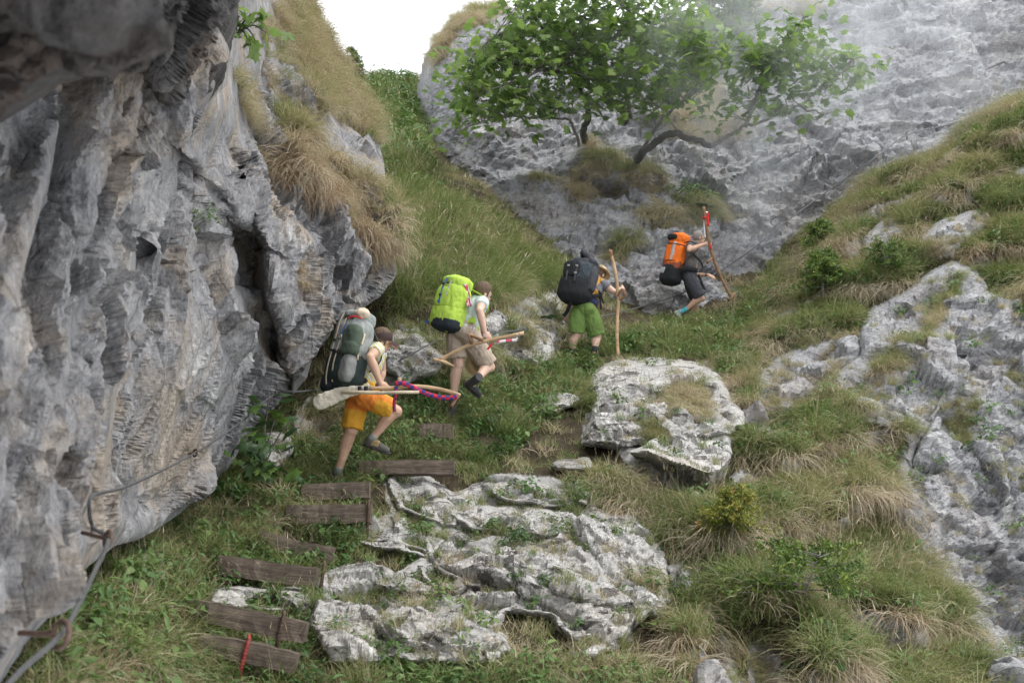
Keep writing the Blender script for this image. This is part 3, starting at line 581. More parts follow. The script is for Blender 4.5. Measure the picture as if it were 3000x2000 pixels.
def herb(name, seed, n, size, h, mat, shape='ovate'):
    rng = np.random.default_rng(seed); VV = []; TT = []; T = []; o = 0
    for k in range(n):
        a = rng.uniform(0, 6.28); rr = rng.uniform(.01, .13); c = np.array([rr * math.cos(a), rr * math.sin(a), h * rng.uniform(.2, 1)]); s = size * rng.uniform(.6, 1.25)
        d = np.array([math.cos(a + rng.normal() * .5), math.sin(a + rng.normal() * .5), rng.normal() * .35 - .1]); d /= np.linalg.norm(d); up = np.array([rng.normal() * .3, rng.normal() * .3, 1]); sd = np.cross(d, up); sd /= np.linalg.norm(sd); nn = np.cross(sd, d)
        L = s; wd = s * (.32 if shape == 'ovate' else .16)
        V = np.array([c, c + d * L * .3 + sd * wd + nn * .1 * s, c + d * L * .3 - sd * wd + nn * .1 * s, c + d * L * .65 + sd * wd * .8 + nn * .04 * s, c + d * L * .65 - sd * wd * .8 + nn * .04 * s, c + d * L - nn * .12 * s, c + d * L * .3, c + d * L * .65 - nn * .02 * s])
        F = [(0, 6, 1), (0, 2, 6), (1, 6, 7), (1, 7, 3), (2, 7, 6), (2, 4, 7), (3, 7, 5), (4, 5, 7)]
        VV.append(V); TT.append(np.array(F) + o); o += 8; T.append(np.full(8, rng.uniform(0, .3)))
    me = npmesh(name, np.concatenate(VV), None, np.concatenate(TT)); me.attributes.new('bt', 'FLOAT', 'POINT').data.foreach_set('value', np.concatenate(T).astype(np.float32))
    me.materials.append(mat); ob = bpy.data.objects.new(name, me); HID.objects.link(ob); return ob
G_ST = [(0, (.044, .080, .026)), (.22, (.105, .160, .048)), (.42, (.190, .240, .085)), (.58, (.28, .28, .135)), (.70, (.37, .32, .20)), (.88, (.50, .435, .33)), (1, (.30, .21, .135))]
M['grass'] = leaf_mat('grass_blade', G_ST, 'tint', True, .28, .55, 'bt')
M['herb'] = leaf_mat('herb_leaf', [(0, (.036, .082, .026)), (.4, (.085, .165, .046)), (.8, (.17, .24, .07)), (1, (.22, .21, .07))], 'tint', True, .25, .5, 'bt')
PROTO = {
 'green': [tuft('tuft_green', 1, 46, .30, .0042, .09, .35, 1.1, M['grass']), tuft('tuft_green_b', 2, 46, .36, .0046, .11, .45, 1.4, M['grass'], stalk=1), tuft('tuft_green_c', 3, 40, .24, .0052, .10, .5, 1.2, M['grass'])],
 'long': [tuft('tuft_long', 4, 54, .46, .0042, .10, .45, 1.9, M['grass'], 5, .45), tuft('tuft_long_b', 5, 54, .52, .004, .12, .5, 2.1, M['grass'], 5, .5, stalk=1), tuft('tuft_long_c', 6, 50, .42, .0045, .1, .6, 1.7, M['grass'], 5, .3)],
 'hang': [tuft('tuft_hang', 7, 58, .55, .0036, .10, 1.0, 2.3, M['grass'], 6, .7), tuft('tuft_hang_b', 8, 58, .65, .0038, .13, 1.1, 2.2, M['grass'], 6, .75), tuft('tuft_hang_c', 9, 52, .48, .0036, .1, .9, 2.5, M['grass'], 6, .6)],
 'short': [tuft('tuft_short', 10, 40, .15, .004, .10, .55, 1.0, M['grass'], 3), tuft('tuft_short_b', 12, 36, .19, .0036, .12, .6, 1.3, M['grass'], 3)],
 'herb': [herb('herb_ovate', 20, 26, .075, .16, M['herb']), herb('herb_narrow', 21, 34, .09, .22, M['herb'], 'n'), herb('herb_small', 22, 40, .045, .12, M['herb'])],
}
def scatter(name, pts, rot, scl, tint, pidx, protos, kind='stuff'):
    V = np.asarray(pts, np.float32); me = bpy.data.meshes.new(name); me.vertices.add(len(V)); me.vertices.foreach_set('co', V.ravel())
    def at(n, t, v): a = me.attributes.new(n, t, 'POINT'); a.data.foreach_set('vector' if t == 'FLOAT_VECTOR' else 'value', np.asarray(v).ravel())
    at('prot', 'FLOAT_VECTOR', rot.astype(np.float32)); at('pscl', 'FLOAT', scl.astype(np.float32)); at('tint', 'FLOAT', tint.astype(np.float32)); at('pidx', 'INT', pidx.astype(np.int32))
    ob = bpy.data.objects.new(name, me); COL.objects.link(ob)
    col = bpy.data.collections.new(name + '_source')
    for p in protos: col.objects.link(p)
    g = bpy.data.node_groups.new(name, 'GeometryNodeTree'); g.interface.new_socket('Geometry', in_out='INPUT', socket_type='NodeSocketGeometry'); g.interface.new_socket('Geometry', in_out='OUTPUT', socket_type='NodeSocketGeometry')
    N = g.nodes; L = g.links; gi = N.new('NodeGroupInput'); go = N.new('NodeGroupOutput'); ip = N.new('GeometryNodeInstanceOnPoints'); ci = N.new('GeometryNodeCollectionInfo')
    ci.inputs['Collection'].default_value = col; ci.inputs['Separate Children'].default_value = True; ci.inputs['Reset Children'].default_value = True
    def na(n, t): x = N.new('GeometryNodeInputNamedAttribute'); x.data_type = t; x.inputs[0].default_value = n; return x.outputs[0]
    L.new(gi.outputs[0], ip.inputs['Points']); L.new(ci.outputs[0], ip.inputs['Instance']); ip.inputs['Pick Instance'].default_value = True
    L.new(na('pidx', 'INT'), ip.inputs['Instance Index']); L.new(na('prot', 'FLOAT_VECTOR'), ip.inputs['Rotation']); L.new(na('pscl', 'FLOAT'), ip.inputs['Scale'])
    L.new(ip.outputs[0], go.inputs[0])
    md = ob.modifiers.new('cover', 'NODES'); md.node_group = g; ob['kind'] = kind
    return ob
def place(sheet_name, zones, rng, base_depth=9.0, avoid=()):
    """zones: (polygon, points per 10 000 px at 9 m, kind, dryness, spread, size) -> arrays"""
    S = SHEETS[sheet_name]; Q = S['Q']; cx = S['X'][Q].mean(1); cy = S['Y'][Q].mean(1); V = S['V'][Q]; C = V.mean(1)
    n = np.cross(V[:, 2] - V[:, 0], V[:, 3] - V[:, 1]); n /= np.linalg.norm(n, axis=1)[:, None] + 1e-12
    dist = np.linalg.norm(C, axis=1); out = []
    cell = (S['X'][Q].max(1) - S['X'][Q].min(1)) * (S['Y'][Q].max(1) - S['Y'][Q].min(1))
    av = np.ones(len(cx))
    for a in avoid: av *= np.where(inpoly(cx, cy, a), 0, 1)
    for poly, dens, kind, dry, spread, size, *where in zones:
        m = inpoly(cx, cy, poly) if poly is not None else np.ones(len(cx), bool)
        if poly is not None: edge = np.clip((polydist(cx, cy, poly)[0] + 4) / 24, 0, 1)
        else: edge = 1
        clump = np.clip(.72 + 1.25 * fbm(C * (1.6 if sheet_name != 'back_cliff' else .9), 2), .04, 1.8)
        if where:
            ph = S['phase'][Q].mean(1); tw = S['tw'][Q].mean(1)
            sel = np.exp(-((ph - .30) / .085) ** 2) if where[0] == 'lip' else np.clip((ph - .28) / .1, 0, 1) * np.clip((1.02 - ph) / .1, 0, 1)
            m = m * (sel * tw + (1 - tw) * .5)
        if 'rock' in S: m = m * (1 - .93 * S['rock'][Q].mean(1))
        offs = np.where((cx < -60) | (cx > 3060) | (cy > 2060) | (cy < -60), .35, 1)
        w = cell / 1e4 * dens * np.clip((dist / base_depth), .55, 3.5) ** 1.5 * m * edge * clump * av * offs
        cnt = rng.poisson(w); f = np.repeat(np.arange(len(w)), cnt)
        if not len(f): continue
        a, b = rng.random(len(f)), rng.random(len(f))
        pos = V[f, 0] + (V[f, 1] - V[f, 0]) * a[:, None] + (V[f, 3] - V[f, 0]) * b[:, None]
        nn = n[f]; yaw = np.arctan2(nn[:, 1], nn[:, 0]) - math.pi / 2 + rng.normal(size=len(f)) * .75 + .5 * fbm(pos * 2.5, 2)
        if kind in ('green', 'herb', 'short'): yaw = rng.uniform(0, 6.28, len(f))
        tilt = np.clip(1 - nn[:, 2], 0, 1)
        hx = nn[:, 0]; hy = nn[:, 1]
        # lean a little out of the slope: rotate about the horizontal axis square to the fall line, in the tuft's own frame
        al = .45 * np.arctan2(np.hypot(hx, hy), np.maximum(nn[:, 2], .15)); loc = np.arctan2(hy, hx) - yaw
        rot = np.stack([-al * np.sin(loc) + rng.normal(size=len(f)) * .12, al * np.cos(loc) + rng.normal(size=len(f)) * .12, yaw], 1)
        tn = dry + spread * (fbm(pos * 1.1 + 5, 3) * .9 + rng.normal(size=len(f)) * .35)
        k = rng.integers(0, len(PROTO[kind]), len(f)); sz = size * rng.uniform(.65, 1.25, len(f)) * np.clip(.75 + dist[f] / 40, .75, 1.5)
        out.append((kind, pos, rot, sz, np.clip(tn, -.1, .95), k))
    return out
ALL = {}
def add(recs):
    for kind, *r in recs:
        ALL.setdefault(kind, []).append(r)
gr = np.random.default_rng(99)
STEPS_AV = [[(630,1868),(850,1902),(850,1925),(630,1890)], [(600,1765),(870,1812),(870,1845),(600,1800)], [(665,1640),(900,1660),(900,1688),(665,1668)], [(770,1560),(975,1602),(970,1640),(765,1605)], [(760,1600),(970,1640),(960,1668),(770,1640)], [(870,1478),(1060,1480),(1060,1510),(870,1510)], [(905,1415),(1060,1415),(1060,1445),(905,1445)], [(640,1725),(900,1720),(890,1780),(660,1780)], [(1090,1352),(1250,1352),(1250,1372),(1090,1372)]]
CENTER = [(100,2100),(100,1900),(300,1690),(520,1520),(700,1330),(780,1240),(960,1330),(1150,1150),(1400,1090),(1650,1050),(1760,1060),(1700,1150),(1580,1250),(1500,1350),(1200,1380),(1100,1420),(1080,1500),(1050,1640),(950,1690),(930,1800),(950,1950),(1500,1960),(1900,1960),(2100,2100)]
RIGHT = [(2130,1060),(2300,830),(2560,520),(3100,230),(3700,100),(3700,1100),(2620,1120),(2590,1500),(2640,1640),(2900,2000),(2950,2150),(2000,2150),(1980,1760),(1930,1560),(1760,1480),(1700,1380),(2000,1460),(2150,1420),(2190,1230)]
LEDGE = [(1640,1060),(1760,1000),(1950,940),(2150,930),(2250,830),(2340,760),(2200,1060),(2150,1150),(2080,1070),(1900,1040)]
BANK = [(1130,480),(1230,480),(1300,570),(1460,660),(1560,740),(1650,800),(1700,860),(1640,880),(1560,850),(1440,900),(1340,900),(1180,930),(1120,860),(1160,780)]
GULLY = [(1040,235),(1220,225),(1240,480),(1290,570),(1130,560),(1090,400)]
RIGHT_LOW = [(1920,1500),(2000,1470),(2140,1440),(2300,1440),(2600,1480),(2660,1650),(2900,2000),(2950,2150),(1990,2150),(2000,1780)]
add(place('hillside', [
 (None, 10, 'short', .45, .28, 1.0),
 (CENTER, 26, 'green', .28, .22, .82), (CENTER, 24, 'herb', .25, .3, .9), (CENTER, 9, 'long', .45, .3, .7), (CENTER, 16, 'short', .42, .3, 1.0), ([(40,2120),(120,1900),(330,1690),(560,1760),(590,1960),(500,2120)], 15, 'long', .46, .35, .75), ([(40,2120),(120,1900),(330,1690),(560,1760),(590,1960),(500,2120)], 16, 'herb', .3, .3, 1.0), ([(560,1950),(900,1960),(900,2100),(500,2100)], 18, 'long', .55, .3, .7), ([(560,1500),(760,1480),(840,1560),(700,1640),(560,1640)], 18, 'long', .5, .3, .6),
 (LEDGE, 44, 'green', .22, .2, .9), (LEDGE, 22, 'herb', .3, .3, 1.0), (LEDGE, 14, 'long', .35, .3, .8),
 (RIGHT, 38, 'long', .36, .25, .8, 'tread'), (RIGHT, 74, 'hang', .74, .13, .85, 'lip'), (RIGHT, 26, 'green', .28, .2, .85, 'tread'), (RIGHT, 9, 'herb', .3, .3, 1.0, 'tread'),
 (RIGHT_LOW, 20, 'long', .40, .25, .9, 'tread'), (RIGHT_LOW, 26, 'hang', .76, .13, .95, 'lip'), (RIGHT_LOW, 14, 'green', .3, .2, 1.0, 'tread'),
 (BANK, 40, 'long', .30, .25, .95), (BANK, 34, 'green', .24, .2, 1.2), (BANK, 15, 'hang', .64, .2, .8),
 (GULLY, 40, 'green', .25, .2, 1.2), (GULLY, 20, 'herb', .3, .3, 1.5),
], gr, avoid=STEPS_AV + BARE[:1] + FPOLY + [[(1840,1330),(2000,1400),(2110,1380),(2120,1470),(1990,1480),(1850,1430)]]))
add(place('hillside', [(BARE[0], 9, 'green', .35, .3, .6), (BARE[0], 9, 'short', .5, .3, .9), (BARE[0], 8, 'herb', .3, .3, .7), (BARE[2], 10, 'hang', .6, .25, .6), (BARE[2], 12, 'green', .35, .25, .8)], gr))
TUSSOCK = [(790,470),(830,400),(900,400),(960,470),(1050,560),(1110,650),(1150,740),(1130,760),(1080,740),(1040,660),(960,610),(890,560),(830,540)]
TUS_TOP = [(800,420),(860,370),(960,440),(1060,520),(1130,620),(1160,740),(1140,760),(1080,600),(960,500),(860,440)]
UPPER = [(830,-200),(880,-60),(900,0),(985,165),(1078,310),(1120,430),(1060,420),(1000,360),(940,330),(880,300),(860,180),(820,60)]
UPPER2 = [(740,60),(830,0),(860,160),(880,300),(900,390),(860,370),(820,330),(790,250)]
add(place('left_cliff', [
 (TUSSOCK, 80, 'hang', .78, .12, .9), (TUS_TOP, 50, 'long', .52, .2, .85), (TUS_TOP, 20, 'green', .35, .2, .9),
 (UPPER, 26, 'long', .60, .22, .85), (UPPER, 20, 'hang', .74, .15, .75), (UPPER, 14, 'green', .4, .2, .9), (UPPER, 14, 'short', .6, .2, 1.0),
 (UPPER2, 9, 'hang', .72, .15, .6), (UPPER2, 9, 'long', .5, .2, .6),
 ([(830,760),(870,740),(890,800),(860,870),(840,840)], 40, 'hang', .74, .15, .45), ([(690,260),(740,220),(760,300),(730,360),(700,340)], 40, 'hang', .74, .15, .6),
 ([(670,210),(720,190),(730,260),(690,270)], 40, 'long', .6, .15, .5),
 ([(780,330),(860,330),(900,380),(830,410)], 40, 'green', .35, .2, .9),
 ([(565,620),(600,620),(600,670),(570,670)], 60, 'herb', .3, .2, .5),
], gr))
add(place('back_cliff', [
 ([(1690,480),(1760,440),(1880,480),(1960,500),(2000,560),(1960,600),(1880,580),(1800,540),(1700,560),(1640,560)], 15, 'hang', .68, .15, .6), ([(1690,480),(1760,440),(1880,480),(1960,500),(1990,530),(1800,520)], 16, 'long', .45, .2, 0.78),
 ([(1540,520),(1580,490),(1640,490),(1640,520),(1560,550)], 33, 'hang', .62, .15, .9), ([(1640,550),(1700,530),(1760,560),(1740,580),(1650,590)], 33, 'hang', .62, .2, .9),
 ([(1900,540),(1990,560),(2080,570),(2150,600),(2160,640),(2080,640),(1980,620),(1900,590)], 30, 'hang', .60, .2, 0.78), ([(1920,550),(2080,560),(2140,590),(2000,600)], 50, 'herb', .3, .2, 1.17),
 ([(1880,640),(1960,630),(2080,670),(2060,700),(1960,690),(1880,670)], 20, 'hang', .58, .2, .9),
 ([(1770,620),(1830,610),(1880,650),(1840,680),(1780,660)], 20, 'hang', .6, .2, .8),
 ([(1790,700),(1860,690),(1900,730),(1860,800),(1790,760)], 25, 'hang', .58, .2, 0.78), ([(1790,700),(1860,690),(1900,730),(1840,760)], 22, 'long', .42, .2, 0.78),
 ([(1950,340),(2040,320),(2200,350),(2180,400),(2060,400),(1960,390)], 22, 'hang', .66, .15, 0.86), ([(1940,230),(2050,220),(2120,260),(2060,330),(1960,300)], 22, 'hang', .66, .15, 1.01),
 ([(1250,170),(1330,55),(1410,10),(1490,10),(1440,60),(1340,110),(1280,200)], 33, 'hang', .66, .2, 0.86), ([(1260,150),(1330,55),(1420,10),(1480,20),(1380,60)], 22, 'long', .5, .2, 0.86),
 ([(2180,0),(2350,-20),(2400,20),(2300,50),(2200,60)], 16, 'hang', .64, .2, 0.94),
 ([(1690,400),(1730,380),(1760,430),(1720,450)], 22, 'hang', .66, .2, .9),
 ([(1560,860),(1700,830),(1800,880),(1700,900)], 16, 'long', .4, .2, 0.78),
], gr))
def onrock(nm, zones): add(place(nm, zones, gr))
for nm in FACES:
    if nm == 'rock_face':
        onrock(nm, [([(2440,1250),(2480,1180),(2545,1080),(2640,1000),(2690,985),(2620,1090),(2560,1190),(2510,1265)], 60, 'long', .42, .2, .6), ([(2450,1250),(2550,1090),(2650,1010),(2560,1200)], 34, 'hang', .66, .2, .6), ([(2690,1000),(2740,900),(2800,850),(2790,890),(2740,990),(2700,1080)], 50, 'long', .45, .2, .5),
          ([(2700,900),(2800,800),(2850,800),(2760,900)], 30, 'long', .4, .2, .5), (None, 1.2, 'long', .5, .2, .4), (None, 1.0, 'short', .5, .2, .8), (None, .8, 'herb', .3, .2, .8),
          ([(2900,820),(2960,740),(3100,700),(3200,800),(3060,900),(2960,880)], 110, 'hang', .62, .15, .8), ([(2900,800),(2960,740),(3100,700),(3200,800)], 60, 'long', .42, .2, .8),
          ([(2800,1180),(2870,1080),(2890,1120),(2850,1250),(2800,1300),(2760,1280)], 40, 'long', .45, .2, .5), ([(2760,1430),(2810,1410),(2810,1460),(2770,1470)], 40, 'hang', .55, .2, .4),
          ([(2600,1250),(2680,1220),(2680,1290),(2640,1320)], 40, 'long', .45, .2, .6), ([(2940,1080),(2990,1060),(3000,1130),(2950,1110)], 30, 'long', .45, .2, .5)])
    else: onrock(nm, [(None, 5, 'long', .5, .25, .5), (None, 4, 'hang', .65, .2, .5)])
CTUFT = [([(1950,1130),(1990,1100),(2060,1120),(2080,1180),(2080,1230),(2000,1220),(1950,1180)], 110, 'hang', .66, .15, .5), ([(1950,1130),(2060,1110),(2080,1190),(1980,1190)], 80, 'long', .5, .2, .5),
 ([(1820,1180),(1870,1160),(1900,1200),(1850,1230)], 70, 'long', .5, .2, .4), ([(1880,1230),(1960,1210),(1980,1250),(1930,1300),(1890,1290)], 80, 'long', .42, .2, .45),
 ([(1660,1200),(1740,1110),(1760,1150),(1720,1230),(1690,1290)], 90, 'long', .36, .2, .5)]
for c in CROPS:
    if c: onrock(c, CTUFT + [(None, 2.5, 'short', .5, .3, .6), (None, 1.6, 'green', .4, .3, .5), (None, 1.5, 'herb', .3, .3, .6)])
for kind, nm in (('green', 'green_grass'), ('long', 'long_grass'), ('hang', 'dry_hanging_grass'), ('short', 'short_turf'), ('herb', 'undergrowth')):
    R_ = ALL[kind]; c = [np.concatenate([r[k] for r in R_]) for k in range(5)]
    scatter(nm, c[0], c[1], c[2], c[3], c[4], PROTO[kind]); print(nm, len(c[0]))
print('grass', round(time.time() - T0, 1))
# ------------------------------------------------------------------ mesh helpers for objects
class MB:
    def __init__(s): s.V = []; s.Q = []; s.T = []; s.n = 0
    def add(s, V, Q=None, T=None):
        V = np.asarray(V, float)
        if Q is not None and len(Q): s.Q.append(np.asarray(Q) + s.n)
        if T is not None and len(T): s.T.append(np.asarray(T) + s.n)
        s.V.append(V); s.n += len(V); return s
    def tube(s, pts, rad, seg=8, caps=True, flat=None, side=None):
        """tube along points; rad per point (or (rx, ry)); side fixes the direction of rx"""
        P_ = [np.array(p, float) for p in pts]; n = len(P_)
        R = [r if isinstance(r, (tuple, list)) else (r, r) for r in (rad if isinstance(rad, (list, tuple)) and len(rad) == n else [rad] * n)]
        rings = []; prev = None
        for i in range(n):
            t = P_[min(i + 1, n - 1)] - P_[max(i - 1, 0)]; t /= np.linalg.norm(t) + 1e-9
            a = np.array(side, float) if side is not None else (prev if prev is not None else (np.array([0, 0, 1.]) if abs(t[2]) < .9 else np.array([1., 0, 0])))
            u = a - t * a.dot(t); u /= np.linalg.norm(u) + 1e-9; v = np.cross(t, u); prev = u
            for k in range(seg):
                an = 2 * math.pi * k / seg; rings.append(P_[i] + u * R[i][0] * math.cos(an) + v * R[i][1] * math.sin(an))
        Q = [(i * seg + k, i * seg + (k + 1) % seg, (i + 1) * seg + (k + 1) % seg, (i + 1) * seg + k) for i in range(n - 1) for k in range(seg)]
        T = []
        if caps:
            b = len(rings); rings += [P_[0], P_[-1]]; T = [(b, (k + 1) % seg, k) for k in range(seg)] + [(b + 1, (n - 1) * seg + k, (n - 1) * seg + (k + 1) % seg) for k in range(seg)]
        return s.add(np.array(rings), Q, T)
    def capsule(s, a, b, ra, rb, seg=10, k=4, asp=1.0, side=None):
        """rounded tapered limb, closed; asp flattens it along the direction square to side"""
        a = np.array(a, float); b = np.array(b, float); t = b - a; L = np.linalg.norm(t); t = t / (L + 1e-9)
        pts = []; rad = []
        for i in range(k): f = math.pi / 2 * i / k; pts.append(a - t * ra * math.cos(f)); rad.append(max(ra * math.sin(f), ra * .02))
        for i in range(4): f = i / 3; pts.append(a + t * L * f); rad.append(ra + (rb - ra) * f)
        for i in range(1, k + 1): f = math.pi / 2 * i / k; pts.append(b + t * rb * math.sin(f)); rad.append(max(rb * math.cos(f), rb * .02))
        return s.tube(pts, [(r, r * asp) for r in rad], seg, True, None, side)
    def ell(s, c, r, ax=None, seg=14, rings=9):
        c = np.array(c, float); A = np.eye(3) if ax is None else np.array(ax, float); V = []
        for i in range(rings + 1):
            th = math.pi * i / rings
            for k in range(seg):
                ph = 2 * math.pi * k / seg; p = np.array([math.sin(th) * math.cos(ph) * r[0], math.sin(th) * math.sin(ph) * r[1], math.cos(th) * r[2]]); V.append(c + A.T @ p)
        Q = [(i * seg + k, (i + 1) * seg + k, (i + 1) * seg + (k + 1) % seg, i * seg + (k + 1) % seg) for i in range(rings) for k in range(seg)]
        return s.add(V, Q)
    def box(s, c, ax, h):
        """box with centre, axes (rows) and half sizes"""
        c = np.array(c, float); A = np.array(ax, float); V = [c + A[0] * h[0] * x + A[1] * h[1] * y + A[2] * h[2] * z for z in (-1, 1) for y in (-1, 1) for x in (-1, 1)]
        return s.add(V, [(0, 2, 3, 1), (4, 5, 7, 6), (0, 1, 5, 4), (2, 6, 7, 3), (0, 4, 6, 2), (1, 3, 7, 5)])
    def mesh(s, name, mat, smooth=True):
        me = npmesh(name, np.concatenate(s.V), np.concatenate(s.Q) if s.Q else None, np.concatenate(s.T) if s.T else None, smooth)
        for m in (mat if isinstance(mat, list) else [mat]): me.materials.append(m)
        return me
    def obj(s, name, mat, parent=None, smooth=True): return link(name, s.mesh(name, mat, smooth), parent)
    def top(s, name, mat, base, label, cat, group=None, smooth=True):
        o = s.obj(name, mat, None, smooth); rebase(o, base); return tag(o, label, cat, group)
def smoothpath(pts, k=6):
    p = [np.array(q, float) for q in pts]; out = []
    for i in range(len(p) - 1):
        a = p[max(i - 1, 0)]; b = p[i]; c = p[i + 1]; d = p[min(i + 2, len(p) - 1)]
        for j in range(k):
            t = j / k; out.append(.5 * ((2 * b) + (c - a) * t + (2 * a - 5 * b + 4 * c - d) * t * t + (3 * b - a - 3 * c + d) * t ** 3))
    return out + [p[-1]]
def nrm(v): v = np.array(v, float); return v / (np.linalg.norm(v) + 1e-9)
def surf(sheet_name, px, py):
    """the body's visible surface point at a picture position"""
    S = SHEETS[sheet_name]
    if 'U' not in S:
        z = S['V'] @ FWD; S['U'] = 1500 + FPX * S['V'][:, 0] / z; S['W'] = 1000 - FPX * (S['V'] @ np.array([0, -SP, CP])) / z; S['Z'] = z
    r = (S['U'] - px) ** 2 + (S['W'] - py) ** 2; near_ = np.where(r < 150)[0]
    k = near_[np.argmin(S['Z'][near_])] if len(near_) else np.argmin(r)
    return S['V'][k].copy(), S['N'][k]
FWD = np.array([0, CP, SP])
def depth_of(v): return float(np.dot(v, FWD))
def sdep(name, px, py): return depth_of(surf(name, px, py)[0])
# ------------------------------------------------------------------ timber steps
def wood_mat(name, dark, light, sc=1.0, rough=.85, strx=18):
    m, nt = new_mat(name); p = wpos(nt, (1.2 * sc, strx * sc, strx * sc), obj=True)
    n1 = noise(nt, p, 2.0, 7, .65, .5); c = ramp(nt, [(.25, dark), (.5, tuple((a + b) / 2 for a, b in zip(dark, light))), (.72, light)], n1)
    q = wpos(nt, obj=True); st = ramp(nt, [(.4, (.55, .55, .55)), (.65, (1.1, 1.1, 1.1))], noise(nt, q, 5, 5, .6)); c = mixc(nt, .7, c, st, 'MULTIPLY')
    finish(nt, c, rough, n1, .8, .01, .2); return m
M['timber'] = wood_mat('weathered_timber', (.052, .041, .033), (.23, .185, .15))
M['rust'] = simple_mat('rusty_iron', (.10, .065, .05), .75, .5, 60, .5, .003)
M['redpaint'] = simple_mat('faded_red_paint', (.30, .055, .05), .7, .5, 50, .4, .003)
def beam(name, L, h, th, seed):
    """weathered squared timber along local x, its front face at y = 0, top at z = 0"""
    r = np.random.default_rng(seed); n = 16; V = []
    for i in range(n + 1):
        x = -L / 2 + L * i / n; j = r.normal(size=8) * .0028; bow = .012 * math.sin(i / n * 3 + seed)
        V += [(x, j[0], bow + j[1] * .8), (x, j[0] - .004, bow - h * .5), (x, j[2], -h + j[3] + bow), (x, th + j[4], -h + j[5]), (x, th + j[6], bow + j[7])]
    Q = [(i * 5 + k, (i + 1) * 5 + k, (i + 1) * 5 + (k + 1) % 5, i * 5 + (k + 1) % 5) for i in range(n) for k in range(5)]
    b = len(V); V += [(-L / 2 - .006, th / 2, -h / 2), (L / 2 + .006, th / 2, -h / 2)]
    T = [(b, k, (k + 1) % 5) for k in range(5)] + [(b + 1, n * 5 + (k + 1) % 5, n * 5 + k) for k in range(5)]
    return npmesh(name, V, Q, T, False)
STEPS = [  # left top, right top, face height in px, label, stake px x positions, stake colour
 ((585,1858),(872,1916),56,'lowest timber step with a red painted stake in front of it',[(726,1)]),
 ((550,1758),(900,1818),58,'dark timber step below the flat stone tread, with a rusty stake at its right',[(833,0)]),
 ((640,1628),(928,1656),54,'long cracked timber step above the flat stone tread',[(951,0)]),
 ((762,1553),(980,1600),44,'narrow timber step half sunk in the grass, slanting down to the right',[]),
 ((840,1474),(1086,1477),54,'thick level timber step just under the one the lowest hiker stands on',[(1081,0)]),
 ((884,1414),(1082,1413),46,'split timber step under the standing foot of the lowest hiker',[]),
 ((1052,1349),(1330,1349),40,'overgrown timber step above the lowest hiker\'s raised foot',[]),
 ((1228,1244),(1326,1240),42,'short timber step under the boot of the hiker in beige shorts',[]),
]
for k, (a, b, hp, lab, stakes) in enumerate(STEPS):
    mx, my = (a[0] + b[0]) / 2, (a[1] + b[1]) / 2 + hp
    d = min(sdep('hillside', mx, my + 4), sdep('hillside', a[0], a[1] + hp), sdep('hillside', b[0], b[1] + hp)) - .10
    A = Pn(*a, d); B = Pn(*b, d); L = np.linalg.norm(B - A); h = hp / FPX * d * 1.03; c = (A + B) / 2
    rt = empty('timber_step', c.tolist(), lab, 'step', 'timber steps up the path')
    x = nrm(B - A); y = nrm(np.cross([0, 0, 1], x)); z = np.cross(x, y)
    o = bpy.data.objects.new('beam', beam('beam', L, h, .13, k)); COL.objects.link(o); o.parent = rt; o.data.materials.append(M['timber'])
    o.rotation_euler = Matrix((x, y, z)).transposed().to_euler()
    for sx, red in stakes:
        u = (sx - (a[0] + b[0]) / 2) / FPX * d; s0 = c + x * u - y * .018 + z * (.02 if red else .0)
        m = MB(); q = [s0 + z * .012 + np.array([0, 0, .03]), s0 + z * .012, s0 - z * (h + .12)]; m.tube([q[0], q[1], q[2]], [.011, .013, .013], 8)
        for j in range(8): w = s0 - z * (.01 + .02 * j); m.tube([w, w - z * .006], [.0155, .0155], 8)
        m.obj('stake', M['redpaint'] if red else M['rust'], rt)
# ------------------------------------------------------------------ loose stones on the path and under the rocks
def pebble(name, seed):
    k = MB(); k.ell((0, 0, 0), (1, .8, .6), None, 12, 8); V = np.concatenate(k.V); f, _ = facets(V * 1.3 + seed * 7, seed, 1.0); V = V * (1 + .35 * f)[:, None]
    me = npmesh(name, V, np.concatenate(k.Q), None, False); me.materials.append(M['crop']); ob = bpy.data.objects.new(name, me); HID.objects.link(ob); return ob
PEB = [pebble('stone_chip', k) for k in range(4)]; ALL.clear(); PROTO['stone'] = PEB
add(place('hillside', [([(560,1960),(620,1700),(760,1540),(860,1420),(1040,1340),(1110,1400),(1080,1520),(960,1640),(930,1960)], 5, 'stone', 0, 0, .030), ([(1000,1330),(1250,1250),(1700,1060),(1760,1090),(1350,1290),(1100,1400)], 4, 'stone', 0, 0, .035), ([(1650,1800),(1900,1800),(1900,1950),(1650,1960)], 9, 'stone', 0, 0, .035), ([(1960,1480),(2600,1480),(2600,1900),(2000,1900)], 1.5, 'stone', 0, 0, .045)], gr))
_c = [np.concatenate([r[k] for r in ALL['stone']]) for k in range(5)]; scatter('stone_chips', _c[0], _c[1] + gr.normal(size=_c[1].shape), _c[2] * gr.uniform(.4, 1.6, len(_c[2])), _c[3], _c[4], PEB)
